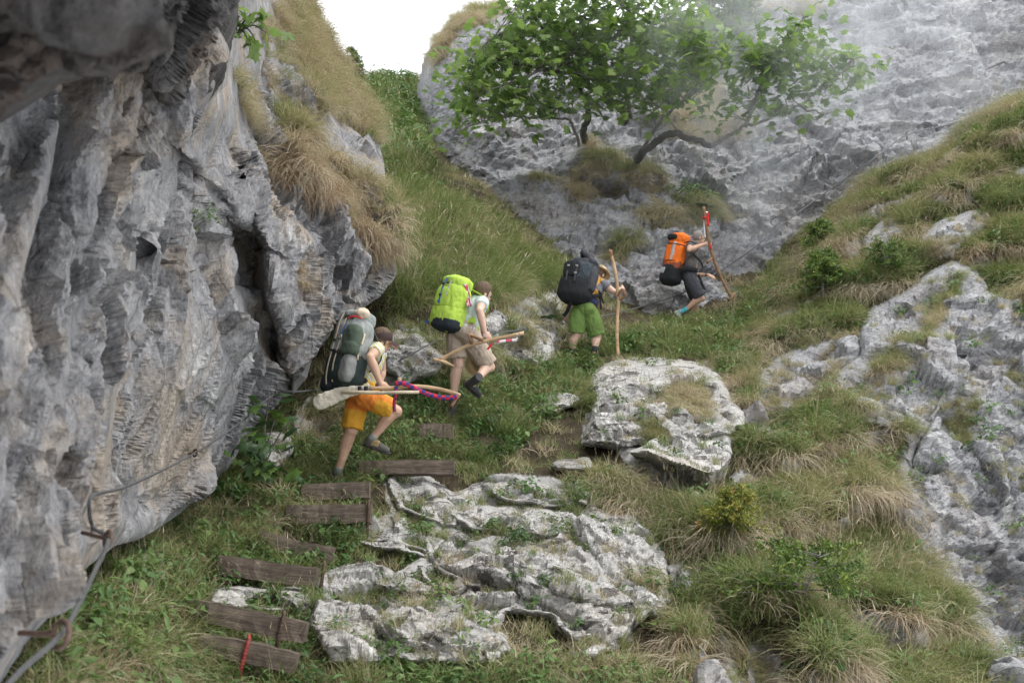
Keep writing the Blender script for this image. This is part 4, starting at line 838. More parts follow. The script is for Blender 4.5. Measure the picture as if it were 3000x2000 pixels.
# ------------------------------------------------------------------ the wire rope and its bolts
def rope_mat():
    m, nt = new_mat('steel_rope'); p = wpos(nt, obj=True); w = nd(nt, 'ShaderNodeTexWave', i_Scale=55.0, i_Distortion=.6); w.bands_direction = 'DIAGONAL'; nt.links.new(p, w.inputs['Vector'])
    c = ramp(nt, [(.2, (.04, .041, .043)), (.7, (.14, .142, .147))], w.outputs['Fac']); finish(nt, c, .5, w.outputs['Fac'], .6, .003, .4); return m
M['rope'] = rope_mat()
def near(px, py, name, off): return Pn(px, py, sdep(name, px, py) - off)
RA = Pn(178, 1858, 2.72); RB = Pn(316, 1578, 3.45); RC = near(572, 1326, 'left_cliff', .10); RD = near(806, 1154, 'left_cliff', .10)
def on(px, py, d): return Pn(px, py, d)
dA, dB, dC, dD = map(depth_of, (RA, RB, RC, RD))
def vis(px, py, off=.07):
    """a point just in front of whatever rock or ground shows there"""
    best = 99
    for S in SHEETS.values():
        if 'U' not in S:
            z = S['V'] @ FWD; S['U'] = 1500 + FPX * S['V'][:, 0] / z; S['W'] = 1000 - FPX * (S['V'] @ np.array([0, -SP, CP])) / z; S['Z'] = z
        r = (S['U'] - px) ** 2 + (S['W'] - py) ** 2; k = r < 200
        if k.any(): best = min(best, S['Z'][k].min())
    return Pn(px, py, best - off)
rope_runs = [
 [on(-40, 2080, 2.2), on(60, 1965, 2.5), RA, on(236, 1760, 3.0), on(283, 1660, 3.3), RB, near(275, 1545, 'left_cliff', .03), near(262, 1500, 'left_cliff', .02), near(276, 1450, 'left_cliff', .02), near(360, 1428, 'left_cliff', .06), near(470, 1380, 'left_cliff', .08), RC, near(640, 1283, 'left_cliff', .10), near(720, 1225, 'left_cliff', .10), RD, on(885, 1146, 9.6), on(960, 1135, 10.9), vis(1112, 1082), vis(1200, 1040), vis(1286, 996), vis(1370, 984), vis(1449, 975), vis(1530, 966), vis(1600, 955), vis(1680, 943), vis(1760, 928), vis(1820, 914), vis(1880, 898), vis(1940, 880), vis(2000, 858), vis(2050, 830), vis(2107, 795), vis(2155, 764), vis(2200, 733), vis(2305, 648), vis(2400, 578), vis(2480, 520), vis(2570, 458), vis(2657, 396), vis(2760, 370), vis(2850, 345)]]
m = MB()
for run in rope_runs:
    q = np.array(smoothpath(run, 24)); m.tube(q[::3], [max(.0062, .00068 * depth_of(c)) for c in q[::3]], 7); kk = int(24 * 16); q = q[:kk]; t = np.gradient(q, axis=0); t /= np.linalg.norm(t, axis=1)[:, None]
    Ls = np.concatenate([[0], np.cumsum(np.linalg.norm(np.diff(q, axis=0), axis=1))]); u2 = np.arange(0, Ls[-1], .014); qq = np.stack([np.interp(u2, Ls, q[:, k]) for k in range(3)], 1); t = np.gradient(qq, axis=0); t /= np.linalg.norm(t, axis=1)[:, None]
    a1 = np.cross(t, [.2, .3, .93]); a1 /= np.linalg.norm(a1, axis=1)[:, None]; a2 = np.cross(t, a1)
    for k in range(6): ph = u2 / .11 * 2 * math.pi + k * math.pi / 3; m.tube(qq + .0055 * (np.cos(ph)[:, None] * a1 + np.sin(ph)[:, None] * a2), .0031, 5)
m.top('wire_rope', M['rope'], RA, 'long grey wire rope running along the cliff and the path as a handrail', 'wire rope')
BOLTS = [(RA, on(45, 1852, dA + .12), .036, .008, 'nearest rusty ring bolt at the foot of the cliff, its long shank bare'), (RB, on(268, 1566, dB + .13), .027, .0075, 'greenish ring bolt where the wire rope bends down round the cliff foot'),
 (RC, on(528, 1332, dC + .12), .027, .0075, 'dark ring bolt in the middle of the pale cliff face'), (RD, on(780, 1150, dD + .14), .026, .0075, 'ring bolt behind the broad-leaved bush')]
for c, e, r, t, lab in BOLTS:
    m = MB(); ax = nrm(c - e); up = nrm(np.cross(ax, FWD)); vv = np.array([0, 0, 1.]) * .95 + FWD * .1
    ct = c + ax * 0; ring = [ct + r * (math.cos(a) * ax + math.sin(a) * nrm(vv - ax * vv.dot(ax))) for a in np.linspace(math.pi, -math.pi * .93, 26)]
    m.tube([e - ax * .1, (e + c) / 2, c - ax * r] + [tuple(q) for q in ring[1:]], t, 8)
    m.top('ring_bolt', M['rust'], e, lab, 'ring bolt', 'ring bolts holding the wire rope')
for px, py, d, h, lab in ((2305, 645, depth_of(vis(2305, 645)), 52, 'iron pin with a loose loop of wire where the rope crosses the cliff foot'), (2657, 392, depth_of(vis(2657, 392)), 34, 'upper iron pin on the cliff where the wire rope bends towards the grass crest')):
    m = MB(); a = on(px, py - 6, d); b = on(px, py + h, d + .05); m.tube([a, b], .022, 8); m.tube([a, a + np.array([.03, .2, -.02])], .02, 8)
    if px == 2305:
        lp = [on(2305 + x, 645 + y, d + z) for x, y, z in ((0, 0, -.02), (-12, -12, -.1), (-38, -6, -.1), (-46, 10, 0), (-28, 16, .1), (-4, 6, .05), (10, 10, 0))]
        m.tube(smoothpath(lp, 5), .012, 6)
    m.top('iron_pin', M['rust'], b, lab, 'pin', 'iron pins holding the wire rope')
# ------------------------------------------------------------------ sycamore growing from the cliff
M['bark'] = simple_mat('grey_bark', (.17, .16, .15), .9, .45, 14, .6, .02)
M['moss'] = simple_mat('mossy_bark', (.045, .042, .028), .95, .5, 10, .7, .03)
S_ST = [(0, (.070, .120, .042)), (.35, (.135, .215, .068)), (.7, (.205, .30, .092)), (1, (.30, .38, .13))]
M['syc'] = leaf_mat('sycamore_leaf', S_ST, 'lt', False, .55, .45)
LOBES = [(0, 0), (.10, -.10), (.34, -.16), (.30, .02), (.56, .16), (.40, .24), (.50, .50), (.27, .42), (.22, .62), (.11, .60), (0, .98)]
def leaf_geo(size, seed):
    r = np.random.default_rng(seed); pts = [(x, y) for x, y in LOBES] + [(-x, y) for x, y in LOBES[-2:0:-1]]
    V = [((x + r.normal() * .015) * size, (y + r.normal() * .015) * size, (-.35 * x * x - .22 * y * y + .06 * math.sin(9 * x)) * size) for x, y in pts] + [(0, .22 * size, .02 * size)]
    c = len(pts); T = [(c, i, (i + 1) % c) for i in range(c)]
    V += [(.004, -.02 * size, 0), (-.004, -.02 * size, 0), (-.003, -.5 * size, .05 * size), (.003, -.5 * size, .05 * size)]
    return np.array(V), np.array(T), np.array([(c + 1, c + 2, c + 3, c + 4)])
def leaf_mesh(name, size, seed, tint, mat):
    V, T, Q = leaf_geo(size, seed); me = npmesh(name, V, Q, T); me.attributes.new('lt', 'FLOAT', 'POINT').data.foreach_set('value', np.full(len(V), tint, np.float32)); me.materials.append(mat); return me
def rand_leaf_matrix(rng, pos, out, tilt=.75):
    """leaf blade roughly level, tip pointing outwards and drooping"""
    d = nrm(np.array([out[0], out[1], 0]) + rng.normal(size=3) * .7); d[2] = -.25 + rng.normal() * .3; d = nrm(d)
    up = nrm(np.array([rng.normal() * tilt, rng.normal() * tilt - .35, 1])); x = nrm(np.cross(d, up)); z = np.cross(x, d)
    return np.array([x, d, z]).T, pos
def leaves(root, spots, n_own, mat, size, rng, name='leaf', rest='foliage'):
    """spots: list of (pos, outward dir); the nearest n_own become single leaves, the others one part"""
    spots = sorted(spots, key=lambda s: depth_of(s[0])); own = spots[:n_own]
    meshes = [leaf_mesh(name, size * s, 30 + i, t, mat) for i, (s, t) in enumerate(((1, .3), (1.15, .5), (.85, .7), (1.05, .15), (.95, .85), (.75, .45), (1.1, .62), (.9, .38)))]
    off = np.array(root.location)
    for p, o in own:
        R, t = rand_leaf_matrix(rng, p, o); ob = bpy.data.objects.new(name, meshes[rng.integers(len(meshes))]); COL.objects.link(ob); ob.parent = root
        ob.matrix_local = Matrix.Translation(Vector((t - off).tolist())) @ Matrix(R.tolist()).to_4x4()
    if len(spots) > n_own:
        m = MB(); tn = []
        for p, o in spots[n_own:]:
            V, T, Q = leaf_geo(size * rng.uniform(.7, 1.15), int(rng.integers(1000))); R, t = rand_leaf_matrix(rng, p, o); m.add(V @ R.T + t, Q, T); tn.append(np.full(len(V), rng.uniform(.05, .8), np.float32))
        o = m.obj(rest, mat, root); o.data.attributes.new('lt', 'FLOAT', 'POINT').data.foreach_set('value', np.concatenate(tn)); o['kind'] = 'stuff'
def cl(*p): return [Pn(x, y, d) for x, y, d in p]
def sycamore():
    rng = np.random.default_rng(4); base = Pn(1870, 470, 24.0)
    rt = empty('sycamore_tree', base.tolist(), 'spreading green sycamore tree rooted in the cliff, its crown hanging over the hikers', 'tree')
    limbs = [ # pts, r0, r1, mossy
     (cl((1868,470,24.2),(1880,448,23.4),(1930,410,22.9),(1968,390,22.6),(2020,404,22.4),(2085,428,22.2)), .10, .065, 1), (cl((2085,428,22.2),(2130,400,22.0),(2180,370,21.8),(2260,345,21.5),(2340,310,21.3),(2450,225,21.0),(2520,160,20.8)), .05, .014, 0),
     (cl((1715,415,25.3),(1708,390,24.6),(1722,350,24.2),(1716,305,23.9),(1690,240,23.2),(1620,130,22.8),(1560,40,22.6)), .095, .035, 1), (cl((1830,360,25.4),(1828,335,24.6),(1800,310,24.0),(1756,280,23.4),(1700,225,22.6),(1590,205,22.0),(1450,170,21.8)), .085, .02, 1),
     (cl((1696,425,24.6),(1680,370,24.0),(1660,350,23.6),(1580,345,23.0),(1480,340,22.5),(1400,360,22.0),(1330,390,21.8)), .04, .012, 0), (cl((1850,340,25),(1830,250,24),(1850,120,23.6),(1800,-60,23.4)), .06, .03, 0),
     (cl((1870,460,24),(1960,330,22.8),(2050,260,22.2),(2120,190,21.8)), .05, .015, 0), (cl((1800,310,24.0),(1760,180,23),(1840,60,22.6),(1900,-20,22.4)), .07, .02, 0), (cl((2180,370,21.8),(2230,250,21.4),(2300,150,21.1),(2350,60,21.0)), .05, .012, 0),
     (cl((1620,130,22.8),(1500,90,22.4),(1420,130,22.0),(1370,180,21.8)), .05, .012, 0), (cl((1850,120,23.6),(1950,60,23),(2040,110,22.5)), .05, .012, 0), (cl((2340,310,21.3),(2400,330,21.0),(2440,330,20.9)), .03, .01, 0), (cl((1590,205,22),(1500,240,21.6),(1400,280,21.5)), .035, .01, 0)]
    allp = []
    for pts, r0, r1, ms in limbs:
        q = smoothpath(pts, 6); n = len(q); q = [p + rng.normal(size=3) * .02 for p in q]; MB().tube(q, [r0 + (r1 - r0) * i / (n - 1) for i in range(n)], 9).obj('trunk' if r0 > .08 else 'limb', M['moss' if ms else 'bark'], rt); allp += q
    allp = np.array(allp)
    crowns = [([(1325,250),(1375,170),(1480,95),(1545,-60),(2000,-60),(2060,60),(2090,140),(2060,260),(2010,290),(1940,340),(1880,330),(1800,300),(1700,290),(1620,330),(1500,330),(1430,350),(1400,385),(1330,395),(1325,350),(1360,300)], 380, 22.3, 1.3),
      ([(2090,270),(2130,150),(2230,120),(2320,30),(2370,40),(2380,110),(2440,140),(2450,220),(2520,160),(2570,150),(2560,200),(2500,230),(2440,330),(2450,345),(2380,310),(2250,320),(2180,340),(2110,350)], 80, 21.3, .5)]
    spots = []; 
    for poly, n, d0, dv in crowns:
        xs = [p[0] for p in poly]; ys = [p[1] for p in poly]; got = 0
        while got < n:
            x, y = rng.uniform(min(xs), max(xs)), rng.uniform(min(ys), max(ys))
            if not inpoly(np.array([x]), np.array([y]), poly)[0]: continue
            if fbm(np.array([[x / 110., y / 70., 3.]]), 2)[0] < -.22: continue
            got += 1; c = Pn(x, y, d0 + rng.uniform(-dv, dv)); k = np.argmin(((allp - c) ** 2).sum(1)); a = allp[k]; out = nrm(c - a + np.array([0, -.3, 0]))
            mid = (a + c) / 2 + np.array([0, 0, .06]); MB().tube([a, mid, c], [.014, .010, .006], 5).obj('twig', M['bark'], rt)
            for j in range(rng.integers(7, 12)):
                off = rng.normal(size=3) * np.array([.34, .34, .22]); spots.append((c + off, nrm(out + off)))
    leaves(rt, spots, 300, M['syc'], .23, rng); print('leaves', len(spots))
sycamore()
def sapling(name, base, stems, size, n, lab, cat, mat=None, seed=1, own=60):
    rng = np.random.default_rng(seed); rt = empty(name, np.array(base).tolist(), lab, cat); m = MB(); spots = []
    for tip, k in stems:
        a = np.array(base); b = np.array(tip); mid = (a + b) / 2 + np.array([0, 0, .08]); q = smoothpath([a, mid, b], 5); m.tube(q, [.010 - .006 * i / (len(q) - 1) for i in range(len(q))], 6)
        for j in range(k):
            f = rng.uniform(.45, 1.0); p = q[int(f * (len(q) - 1))] + rng.normal(size=3) * size * np.array([.75, .75, .35]); spots.append((p, nrm(p - a + np.array([.3, -.6, 0]))))
    m.obj('stem', M['bark'], rt); leaves(rt, spots, own, mat or M['syc2'], size, rng)
M['syc2'] = leaf_mat('broad_leaf', [(0, (.022, .052, .018)), (.4, (.045, .095, .028)), (.8, (.10, .17, .035)), (1, (.14, .2, .05))], 'lt', False, .25, .45)
b0 = near(790, 1330, 'left_cliff', .05) if False else Pn(760, 1400, 9.2)
sapling('broad_leaved_bush', b0, [(Pn(690, 1300, 8.6), 5), (Pn(740, 1280, 8.5), 8), (Pn(800, 1300, 8.6), 7), (Pn(820, 1190, 8.9), 8), (Pn(790, 1150, 9.0), 4), (Pn(710, 1370, 8.6), 8), (Pn(770, 1380, 8.6), 7), (Pn(860, 1220, 9.0), 4)], .165, 0, 'dark broad-leaved bush at the foot of the cliff left of the lowest hiker', 'bush', seed=5)
b1 = Pn(690, 110, 7.4)
sapling('leafy_sprig', b1, [(Pn(740, 70, depth_of(b1) - .2), 5), (Pn(745, 110, depth_of(b1) - .25), 6), (Pn(780, 95, depth_of(b1) - .2), 5), (Pn(730, 130, depth_of(b1) - .2), 5), (Pn(702, 50, depth_of(b1) - .1), 3)], .13, 0, 'bright green leafy sprig growing from the cliff edge under the overhang', 'plant', M['syc'], 8)
# ------------------------------------------------------------------ conifers and small plants
M['needle'] = leaf_mat('spruce_needle', [(0, (.030, .060, .018)), (.5, (.085, .145, .032)), (1, (.18, .235, .045))], 'lt', False, .12, .6)
M['needley'] = leaf_mat('yellow_needle', [(0, (.06, .09, .02)), (.5, (.16, .19, .035)), (.9, (.32, .31, .06)), (1, (.32, .15, .06))], 'lt', False, .12, .6)
def conifer(name, base, h, rad, nb, lab, cat, mat, seed=0, lean=(0, 0, 1), flat=.5, open_=False, group=None, ns=22, nw=.11):
    rng = np.random.default_rng(seed); rt = empty(name, np.array(base).tolist(), lab, cat, group); base = np.array(base); ax = nrm(lean); m = MB(); nm = MB(); tn = []
    m.tube([base - ax * .1, base + ax * h * .45, base + ax * h * (.66 if open_ else .97)], [(.022 if open_ else .05) * h, (.015 if open_ else .03) * h, .006 * h], 7)
    for b in range(nb):
        f = rng.uniform(.12, .98); p = base + ax * h * f; a = rng.uniform(0, 6.28); L = rad * (1.08 - f) ** .7 * rng.uniform(.6, 1.1) if not open_ else rad * rng.uniform(.4, 1.1)
        d = nrm(np.array([math.cos(a), math.sin(a), .15 + .4 * f - flat * .5])); tip = p + d * L; m.tube([p, tip], [.012 * h, .004 * h], 5, False)
        for k in range(ns):
            g = rng.uniform(.3 if open_ else .15, 1.03); q = p + d * L * g + rng.normal(size=3) * .04 * rad; e = nrm(d + rng.normal(size=3) * .65); l = rad * rng.uniform(.12, .24); t = rng.uniform(0, .75) + .25 * g
            for s_ in range(7):
                c = q + e * l * s_ / 6; s1 = nrm(rng.normal(size=3)); w = nrm(np.cross(e, s1)); ln = l * .42 * (1 - .4 * s_ / 6); tipn = c + nrm(e * .8 + s1) * ln * (1.5 if nw > .1 else 1.1); ww = w * l * nw
                nm.add([c - ww, c + ww, tipn], None, [(0, 1, 2)]); tn.append(np.full(3, min(1, t), np.float32))
    m.obj('trunk', M['bark'], rt); o = nm.obj('needles', mat, rt, False); o.data.attributes.new('lt', 'FLOAT', 'POINT').data.foreach_set('value', np.concatenate(tn))
    return rt
def hs(px, py, dz=0): return surf('hillside', px, py)[0] + np.array([0, 0, dz])
conifer('dwarf_spruce', hs(2135, 1600) - FWD * .3 + np.array([0, 0, .16]), .42, .36, 70, 'yellow-tipped dwarf spruce on the grass slope under the large boulder', 'shrub', M['needley'], 1, (.1, -.3, 1), nw=.09)
conifer('sprawling_spruce', hs(2330, 1760) - FWD * .25 + np.array([0, 0, .1]),   .42, .6, 24, 'sparse sprawling green spruce with bare grey twigs on the lower right slope', 'shrub', M['needle'], 2, (.25, -.5, .8), open_=True, ns=22, nw=.085)
conifer('dwarf_spruce', hs(2390, 740) - FWD * .3, .62, .50, 50, 'dark green dwarf spruce at the cliff foot, upper of two', 'shrub', M['needle'], 3, (.0, -.1, 1))
conifer('dwarf_spruce', hs(2395, 860) - FWD * .3, .62, .55, 50, 'dark green dwarf spruce in the grass, lower of two', 'shrub', M['needle'], 4, (.0, -.2, 1))
conifer('dwarf_spruce', hs(2560, 800) - FWD * .3, .5, .40, 30, 'low yellowish spruce sprays in the grass right of the two dark dwarf spruces', 'shrub', M['needle'], 5, (.1, -.4, .8), open_=True)
conifer('conifer_tree', Pn(1040, 240, 33), 1.3, .5, 60, 'small conifer standing against the sky on the left ridge', 'tree', M['needle'], 6, (-.15, 0, 1))
for k, (px, py, d, h) in enumerate(((2010, 90, 29.5, 1.9), (2080, 120, 28.6, 2.2), (2130, 110, 28.9, 1.9), (2175, 60, 30, 1.3))):
    conifer('cliff_conifer', Pn(px, py + 40, d), h, .95, 50, ['dark conifer partly behind the sycamore crown on the cliff top', 'largest of the dark conifers right of the sycamore crown', 'dark conifer leaning over the pale upper cliff', 'small conifer at the very top of the cliff'][k], 'tree', M['needle'], 10 + k, (.1, -.2, 1), group='conifers on the cliff top', ns=12)
def broadplant(px, py, n, size, lab, seed, tint=.6, sheetn='hillside', lift=.1):
    rng = np.random.default_rng(seed); b = surf(sheetn, px, py)[0]; rt = empty('broad_leaved_plant', b.tolist(), lab, 'plant')
    for k in range(n):
        a = rng.uniform(0, 6.28); L = size * rng.uniform(.7, 1.15); d = nrm([math.cos(a), math.sin(a) - .3, .5]); c = b + np.array([0, 0, .02]) + d * L * .4; m = MB(); s_ = nrm(np.cross(d, [0, 0, 1])); V = []; nrm_ = np.cross(s_, d)
        for i in range(6):
            f = i / 5; w = L * .42 * math.sin(math.pi * min(.97, f * .9 + .1)) ** .7; p = c + d * L * f - np.array([0, 0, .45 * L * f * f]); V += [p - s_ * w + nrm_ * .12 * w, p, p + s_ * w + nrm_ * .12 * w]
        Q = [(i * 3 + j, i * 3 + j + 1, i * 3 + j + 4, i * 3 + j + 3) for i in range(5) for j in range(2)]
        m.add(V, Q); m.tube([b, c + d * .01], [.004, .003], 5); o = m.obj('leaf', M['syc2'], rt); o.data.attributes.new('lt', 'FLOAT', 'POINT').data.foreach_set('value', np.full(len(o.data.vertices), min(1, tint + rng.normal() * .15), np.float32))
broadplant(1890, 1830, 6, .13, 'pale green broad-leaved plant on bare rock right of the dark tuft', 1, 1.0)
broadplant(1340, 1530, 9, .13, 'rosette of jagged green leaves between pale rocks', 2, .5)
broadplant(2005, 1215, 6, .13, 'small leafy plant in the dry tuft on top of the large boulder', 3, .7)
broadplant(640, 1530, 10, .16, 'dark leafy plant in the grass left of the timber steps', 4, .25)
broadplant(2440, 1660, 7, .14, 'pale leaf plant beside the sprawling spruce', 5, .95)
broadplant(1600, 935, 8, .17, 'dark leafy plant under the rounded rock left of the green shorts', 6, .3)
broadplant(2720, 770, 6, .2, 'pale leaves on the upper right ledge', 7, 1.0)
broadplant(2610, 1270, 5, .12, 'small leafy plant at the left edge of the big right-hand rock face', 8, .8)
broadplant(2040, 620, 8, .26, 'green leafy plant behind the raised wooden scythe shaft', 9, .7, 'back_cliff')
M['petal'] = simple_mat('yellow_petal', (.75, .55, .03), .6, .1); M['petalv'] = simple_mat('violet_petal', (.25, .12, .45), .6, .1)
for k, (px, py, c, lab) in enumerate(((1512, 1705, 'petal', 'yellow flower on the cracked blocks'), (1690, 1758, 'petal', 'yellow flower under the rock dome'), (2462, 1446, 'petal', 'left yellow flower of the pair on the right slope'), (2500, 1450, 'petal', 'right yellow flower of the pair on the right slope'), (1670, 1054, 'petalv', 'violet flower by the boots of the hiker in green shorts'), (1085, 1630, 'petal', 'yellow flower in the grass beside the narrow timber step'))):
    b = hs(px, py); m = MB(); m.tube([b, b + np.array([.01, -.02, .16])], [.003, .002], 5); rt = empty('flower', b.tolist(), lab, 'flower', 'small flowers on the slope'); m.obj('stem', M['herb'], rt); h = b + np.array([.01, -.02, .165]); m = MB()
    for j in range(7): a = j * .9; d = np.array([math.cos(a), math.sin(a) * .6 - .3, .4]); s_ = nrm(np.cross(d, [0, 0, 1])); m.add([h, h + d * .012 + s_ * .007, h + d * .024, h + d * .012 - s_ * .007], [(0, 1, 2, 3)])
    m.ell(h, (.008, .008, .006), None, 8, 5); m.obj('blossom', M[c], rt)
print('props', round(time.time() - T0, 1))
# ------------------------------------------------------------------ the four hikers
SXv = np.array([1., 0, 0]); SYv = np.array([0, -SP, CP]); SZv = FWD
def J(px, py, d): return Pn(px, py, d)
def scr(a, b, c): return nrm(SXv * a + SYv * b + SZv * c)
def bake(m, voxel, smooth=4, fold=0.0, fscale=18, seed=0, name='x'):
    """fuse overlapping closed shapes into one continuous skin"""
    me = m.mesh(name, []); o = bpy.data.objects.new('tmp', me); COL.objects.link(o)
    r = o.modifiers.new('r', 'REMESH'); r.mode = 'VOXEL'; r.voxel_size = voxel; r.use_smooth_shade = True
    if smooth: s = o.modifiers.new('s', 'SMOOTH'); s.factor = .5; s.iterations = smooth
    dg = bpy.context.evaluated_depsgraph_get(); out = bpy.data.meshes.new_from_object(o.evaluated_get(dg), depsgraph=dg)
    bpy.data.objects.remove(o); bpy.data.meshes.remove(me)
    n = len(out.vertices); V = np.zeros(n * 3, np.float32); out.vertices.foreach_get('co', V); V = V.reshape(-1, 3)
    if fold:
        N = np.zeros(n * 3, np.float32); out.vertices.foreach_get('normal', N); N = N.reshape(-1, 3)
        q = V.astype(float) * fscale * np.array([1, 1, .55]) + seed; V = V + (N * (fold * (ridged(q * .6, 2) * .55 + .6 * perlin(q * 1.5) + .30 * ridged(q * 2.6, 2)))[:, None]).astype(np.float32)
        out.vertices.foreach_set('co', V.ravel())
    out.polygons.foreach_set('use_smooth', np.ones(len(out.polygons), bool)); out.name = name; out.update(); return out
def paint(me, mats, fn):
    """material per face from a function of the face centre"""
    for x in mats: me.materials.append(x)
    n = len(me.polygons); c = np.zeros(n * 3, np.float32); me.polygons.foreach_get('center', c); me.polygons.foreach_set('material_index', fn(c.reshape(-1, 3)).astype(np.int32)); return me
def cloth_mat(name, col, var=.18, rough=.85, weave=260): return simple_mat(name, col, rough, var, 9, .3, .004, .2)
def skin_mat(name, col):
    m, nt = new_mat(name); p = wpos(nt, obj=True); c = ramp(nt, [(.3, tuple(x * .84 for x in col)), (.7, tuple(min(1, x * 1.1) for x in col))], noise(nt, p, 14, 4, .6)); b = finish(nt, c, .52, noise(nt, p, 90, 3, .6), .15, .002, .4); b.inputs['Subsurface Weight'].default_value = .08; b.inputs['Subsurface Radius'].default_value = (.012, .005, .003); return m
M['skin'] = skin_mat('tanned_skin', (.50, .315, .225)); M['skin2'] = skin_mat('fair_skin', (.56, .375, .29))
M['hair_b'] = simple_mat('brown_hair', (.10, .065, .04), .6, .5, 120, .8, .004); M['hair_g'] = simple_mat('grey_hair', (.22, .20, .19), .6, .5, 120, .8, .004)
M['black'] = cloth_mat('black_fabric', (.018, .019, .022)); M['blackpl'] = simple_mat('black_plastic', (.02, .02, .022), .45, .2)
M['white_eye'] = simple_mat('eye', (.6, .58, .55), .3, .05); M['lip'] = simple_mat('lip', (.30, .13, .11), .5, .1)
def hand2(m, wrist, d, pn, side, curl=1.0, sc=1.0):
    d = nrm(d); pn = nrm(pn - d * np.dot(pn, d)); sd = nrm(np.cross(d, pn)) * side; w = np.array(wrist)
    m.ell(w + d * .048 * sc, (.054 * sc, .042 * sc, .018 * sc), [d, sd, pn]); m.capsule(w - d * .01, w + d * .03 * sc, .027 * sc, .03 * sc, 10, 3, .72, sd)
    for o, L in ((.030, .92), (.010, 1.0), (-.010, .95), (-.029, .78)):
        q = w + d * .088 * sc + sd * o * sc; a = 0
        for L2, dc in ((.042, .6), (.028, 1.05), (.022, .85)):
            a += dc * curl; e = d * math.cos(a) + pn * math.sin(a); q2 = q + e * L2 * L * sc; m.capsule(q, q2, .0092 * sc, .0084 * sc, 8, 3); q = q2
    t0 = w + d * .025 * sc + sd * .034 * sc; t1 = t0 + nrm(d * .75 + sd * .5 + pn * .45) * .038 * sc; t2 = t1 + nrm(d * .6 + pn * .9 - sd * .25) * .032 * sc
    m.capsule(t0, t1, .0125 * sc, .011 * sc, 8, 3); m.capsule(t1, t2, .011 * sc, .0092 * sc, 8, 3)
def limb3(m, a, b, c, r, bulge=None):
    m.capsule(a, b, r[0], r[1]); m.capsule(b, c, r[2] if len(r) > 3 else r[1], r[-1])
def person(spec):
    j = {k: np.array(v) for k, v in spec['j'].items()}; s = spec.get('sc', 1.0)
    rt = empty('person', j['base'].tolist(), spec['label'], 'person', None)
    r = nrm(j['shR'] - j['shL']); u = nrm(j['neck'] - j['pelvis']); f = nrm(np.cross(u, r)); r = nrm(np.cross(f, u)) ; A = [r, f, u]
    b = MB()
    ch = j['pelvis'] * .36 + j['neck'] * .64; ab = j['pelvis'] * .68 + j['neck'] * .32
    TL = np.linalg.norm(j['neck'] - j['pelvis'])
    def torso(m, g):
        m.ell(ch, (.165 * s + g, .118 * s + g, TL * .40 + g), A, 18, 12); m.ell(ab, (.145 * s + g, .105 * s + g, TL * .34 + g), A, 18, 12); m.ell(j['neck'] - u * .07, (.15 * s + g, .085 * s + g, .075 * s + g), A, 16, 10)
        for k in 'RL': m.capsule(j['neck'] - u * .06, j['sh' + k], .065 * s + g, .058 * s + g)
    torso(b, 0); b.ell(j['pelvis'], (.165 * s, .12 * s, .125 * s), A, 16, 10)
    b.capsule(j['neck'] - u * .05, j['head'] - spec['hu'] * .06 * s, .062 * s, .056 * s)
    hu = nrm(spec['hu']); hf = nrm(spec['hf'] - hu * np.dot(hu, spec['hf'])); hr = np.cross(hf, hu); H = j['head']; HA = [hr, hf, hu]
    b.ell(H + hu * .025 * s, (.076 * s, .096 * s, .098 * s), HA, 18, 12); b.ell(H - hu * .045 * s + hf * .022 * s, (.058 * s, .070 * s, .075 * s), HA, 16, 10); b.ell(H - hu * .095 * s + hf * .058 * s, (.028 * s, .025 * s, .022 * s), HA, 10, 8)
    b.capsule(H + hf * .086 * s + hu * .012 * s, H + hf * .108 * s - hu * .030 * s, .010 * s, .016 * s, 8, 3); b.ell(H + hf * .083 * s + hu * .032 * s, (.055 * s, .016 * s, .012 * s), HA, 10, 8); b.ell(H + hf * .086 * s - hu * .058 * s, (.026 * s, .012 * s, .012 * s), HA, 10, 8)
    for sg in (-1, 1): b.ell(H + hr * sg * .080 * s - hf * .008 * s - hu * .008 * s, (.011 * s, .022 * s, .034 * s), HA, 10, 8)
    for k in 'RL':
        sh, el, wr = j['sh' + k], j['el' + k], j['wr' + k]
        b.capsule(sh, el * .5 + sh * .5, .058 * s, .053 * s); b.capsule(el * .5 + sh * .5, el, .053 * s, .041 * s); b.capsule(el, el * .7 + wr * .3, .042 * s, .048 * s); b.capsule(el * .7 + wr * .3, wr, .048 * s, .029 * s); b.ell(el, (.043 * s,) * 3)
        h = spec['hand' + k]; hand2(b, wr, h[0], h[1], h[2], h[3] if len(h) > 3 else 1.0, s * 1.02)
        hp, kn, an = j['hip' + k], j['kn' + k], j['an' + k]; sk = nrm(an - kn); bk = nrm(np.cross(np.cross(sk, kn - hp), sk)) * (1 if np.linalg.norm(np.cross(sk, nrm(kn - hp))) > .12 else 0) ; bk = -bk if np.dot(bk, f) > 0 else bk
        b.capsule(hp, kn, .098 * s, .066 * s); b.capsule(kn, kn * .70 + an * .30 + bk * .022, .058 * s, .068 * s); b.capsule(kn * .70 + an * .30 + bk * .022, kn * .35 + an * .65 + bk * .004, .067 * s, .047 * s); b.capsule(kn * .35 + an * .65, an, .046 * s, .039 * s); b.ell(kn, (.056 * s,) * 3)
        ft = spec['foot' + k]; b.capsule(an, np.array(ft[0]) * .55 + np.array(ft[1]) * .45, .036 * s, .032 * s)
    me = bake(b, .0062, 3, name='skin'); me.materials.append(spec['skin']); link('skin', me, rt)
    # shirt
    sm = MB(); torso(sm, .016)
    sm.ell(j['pelvis'] + u * .05, (.168 * s, .128 * s, .10 * s), A, 16, 10)
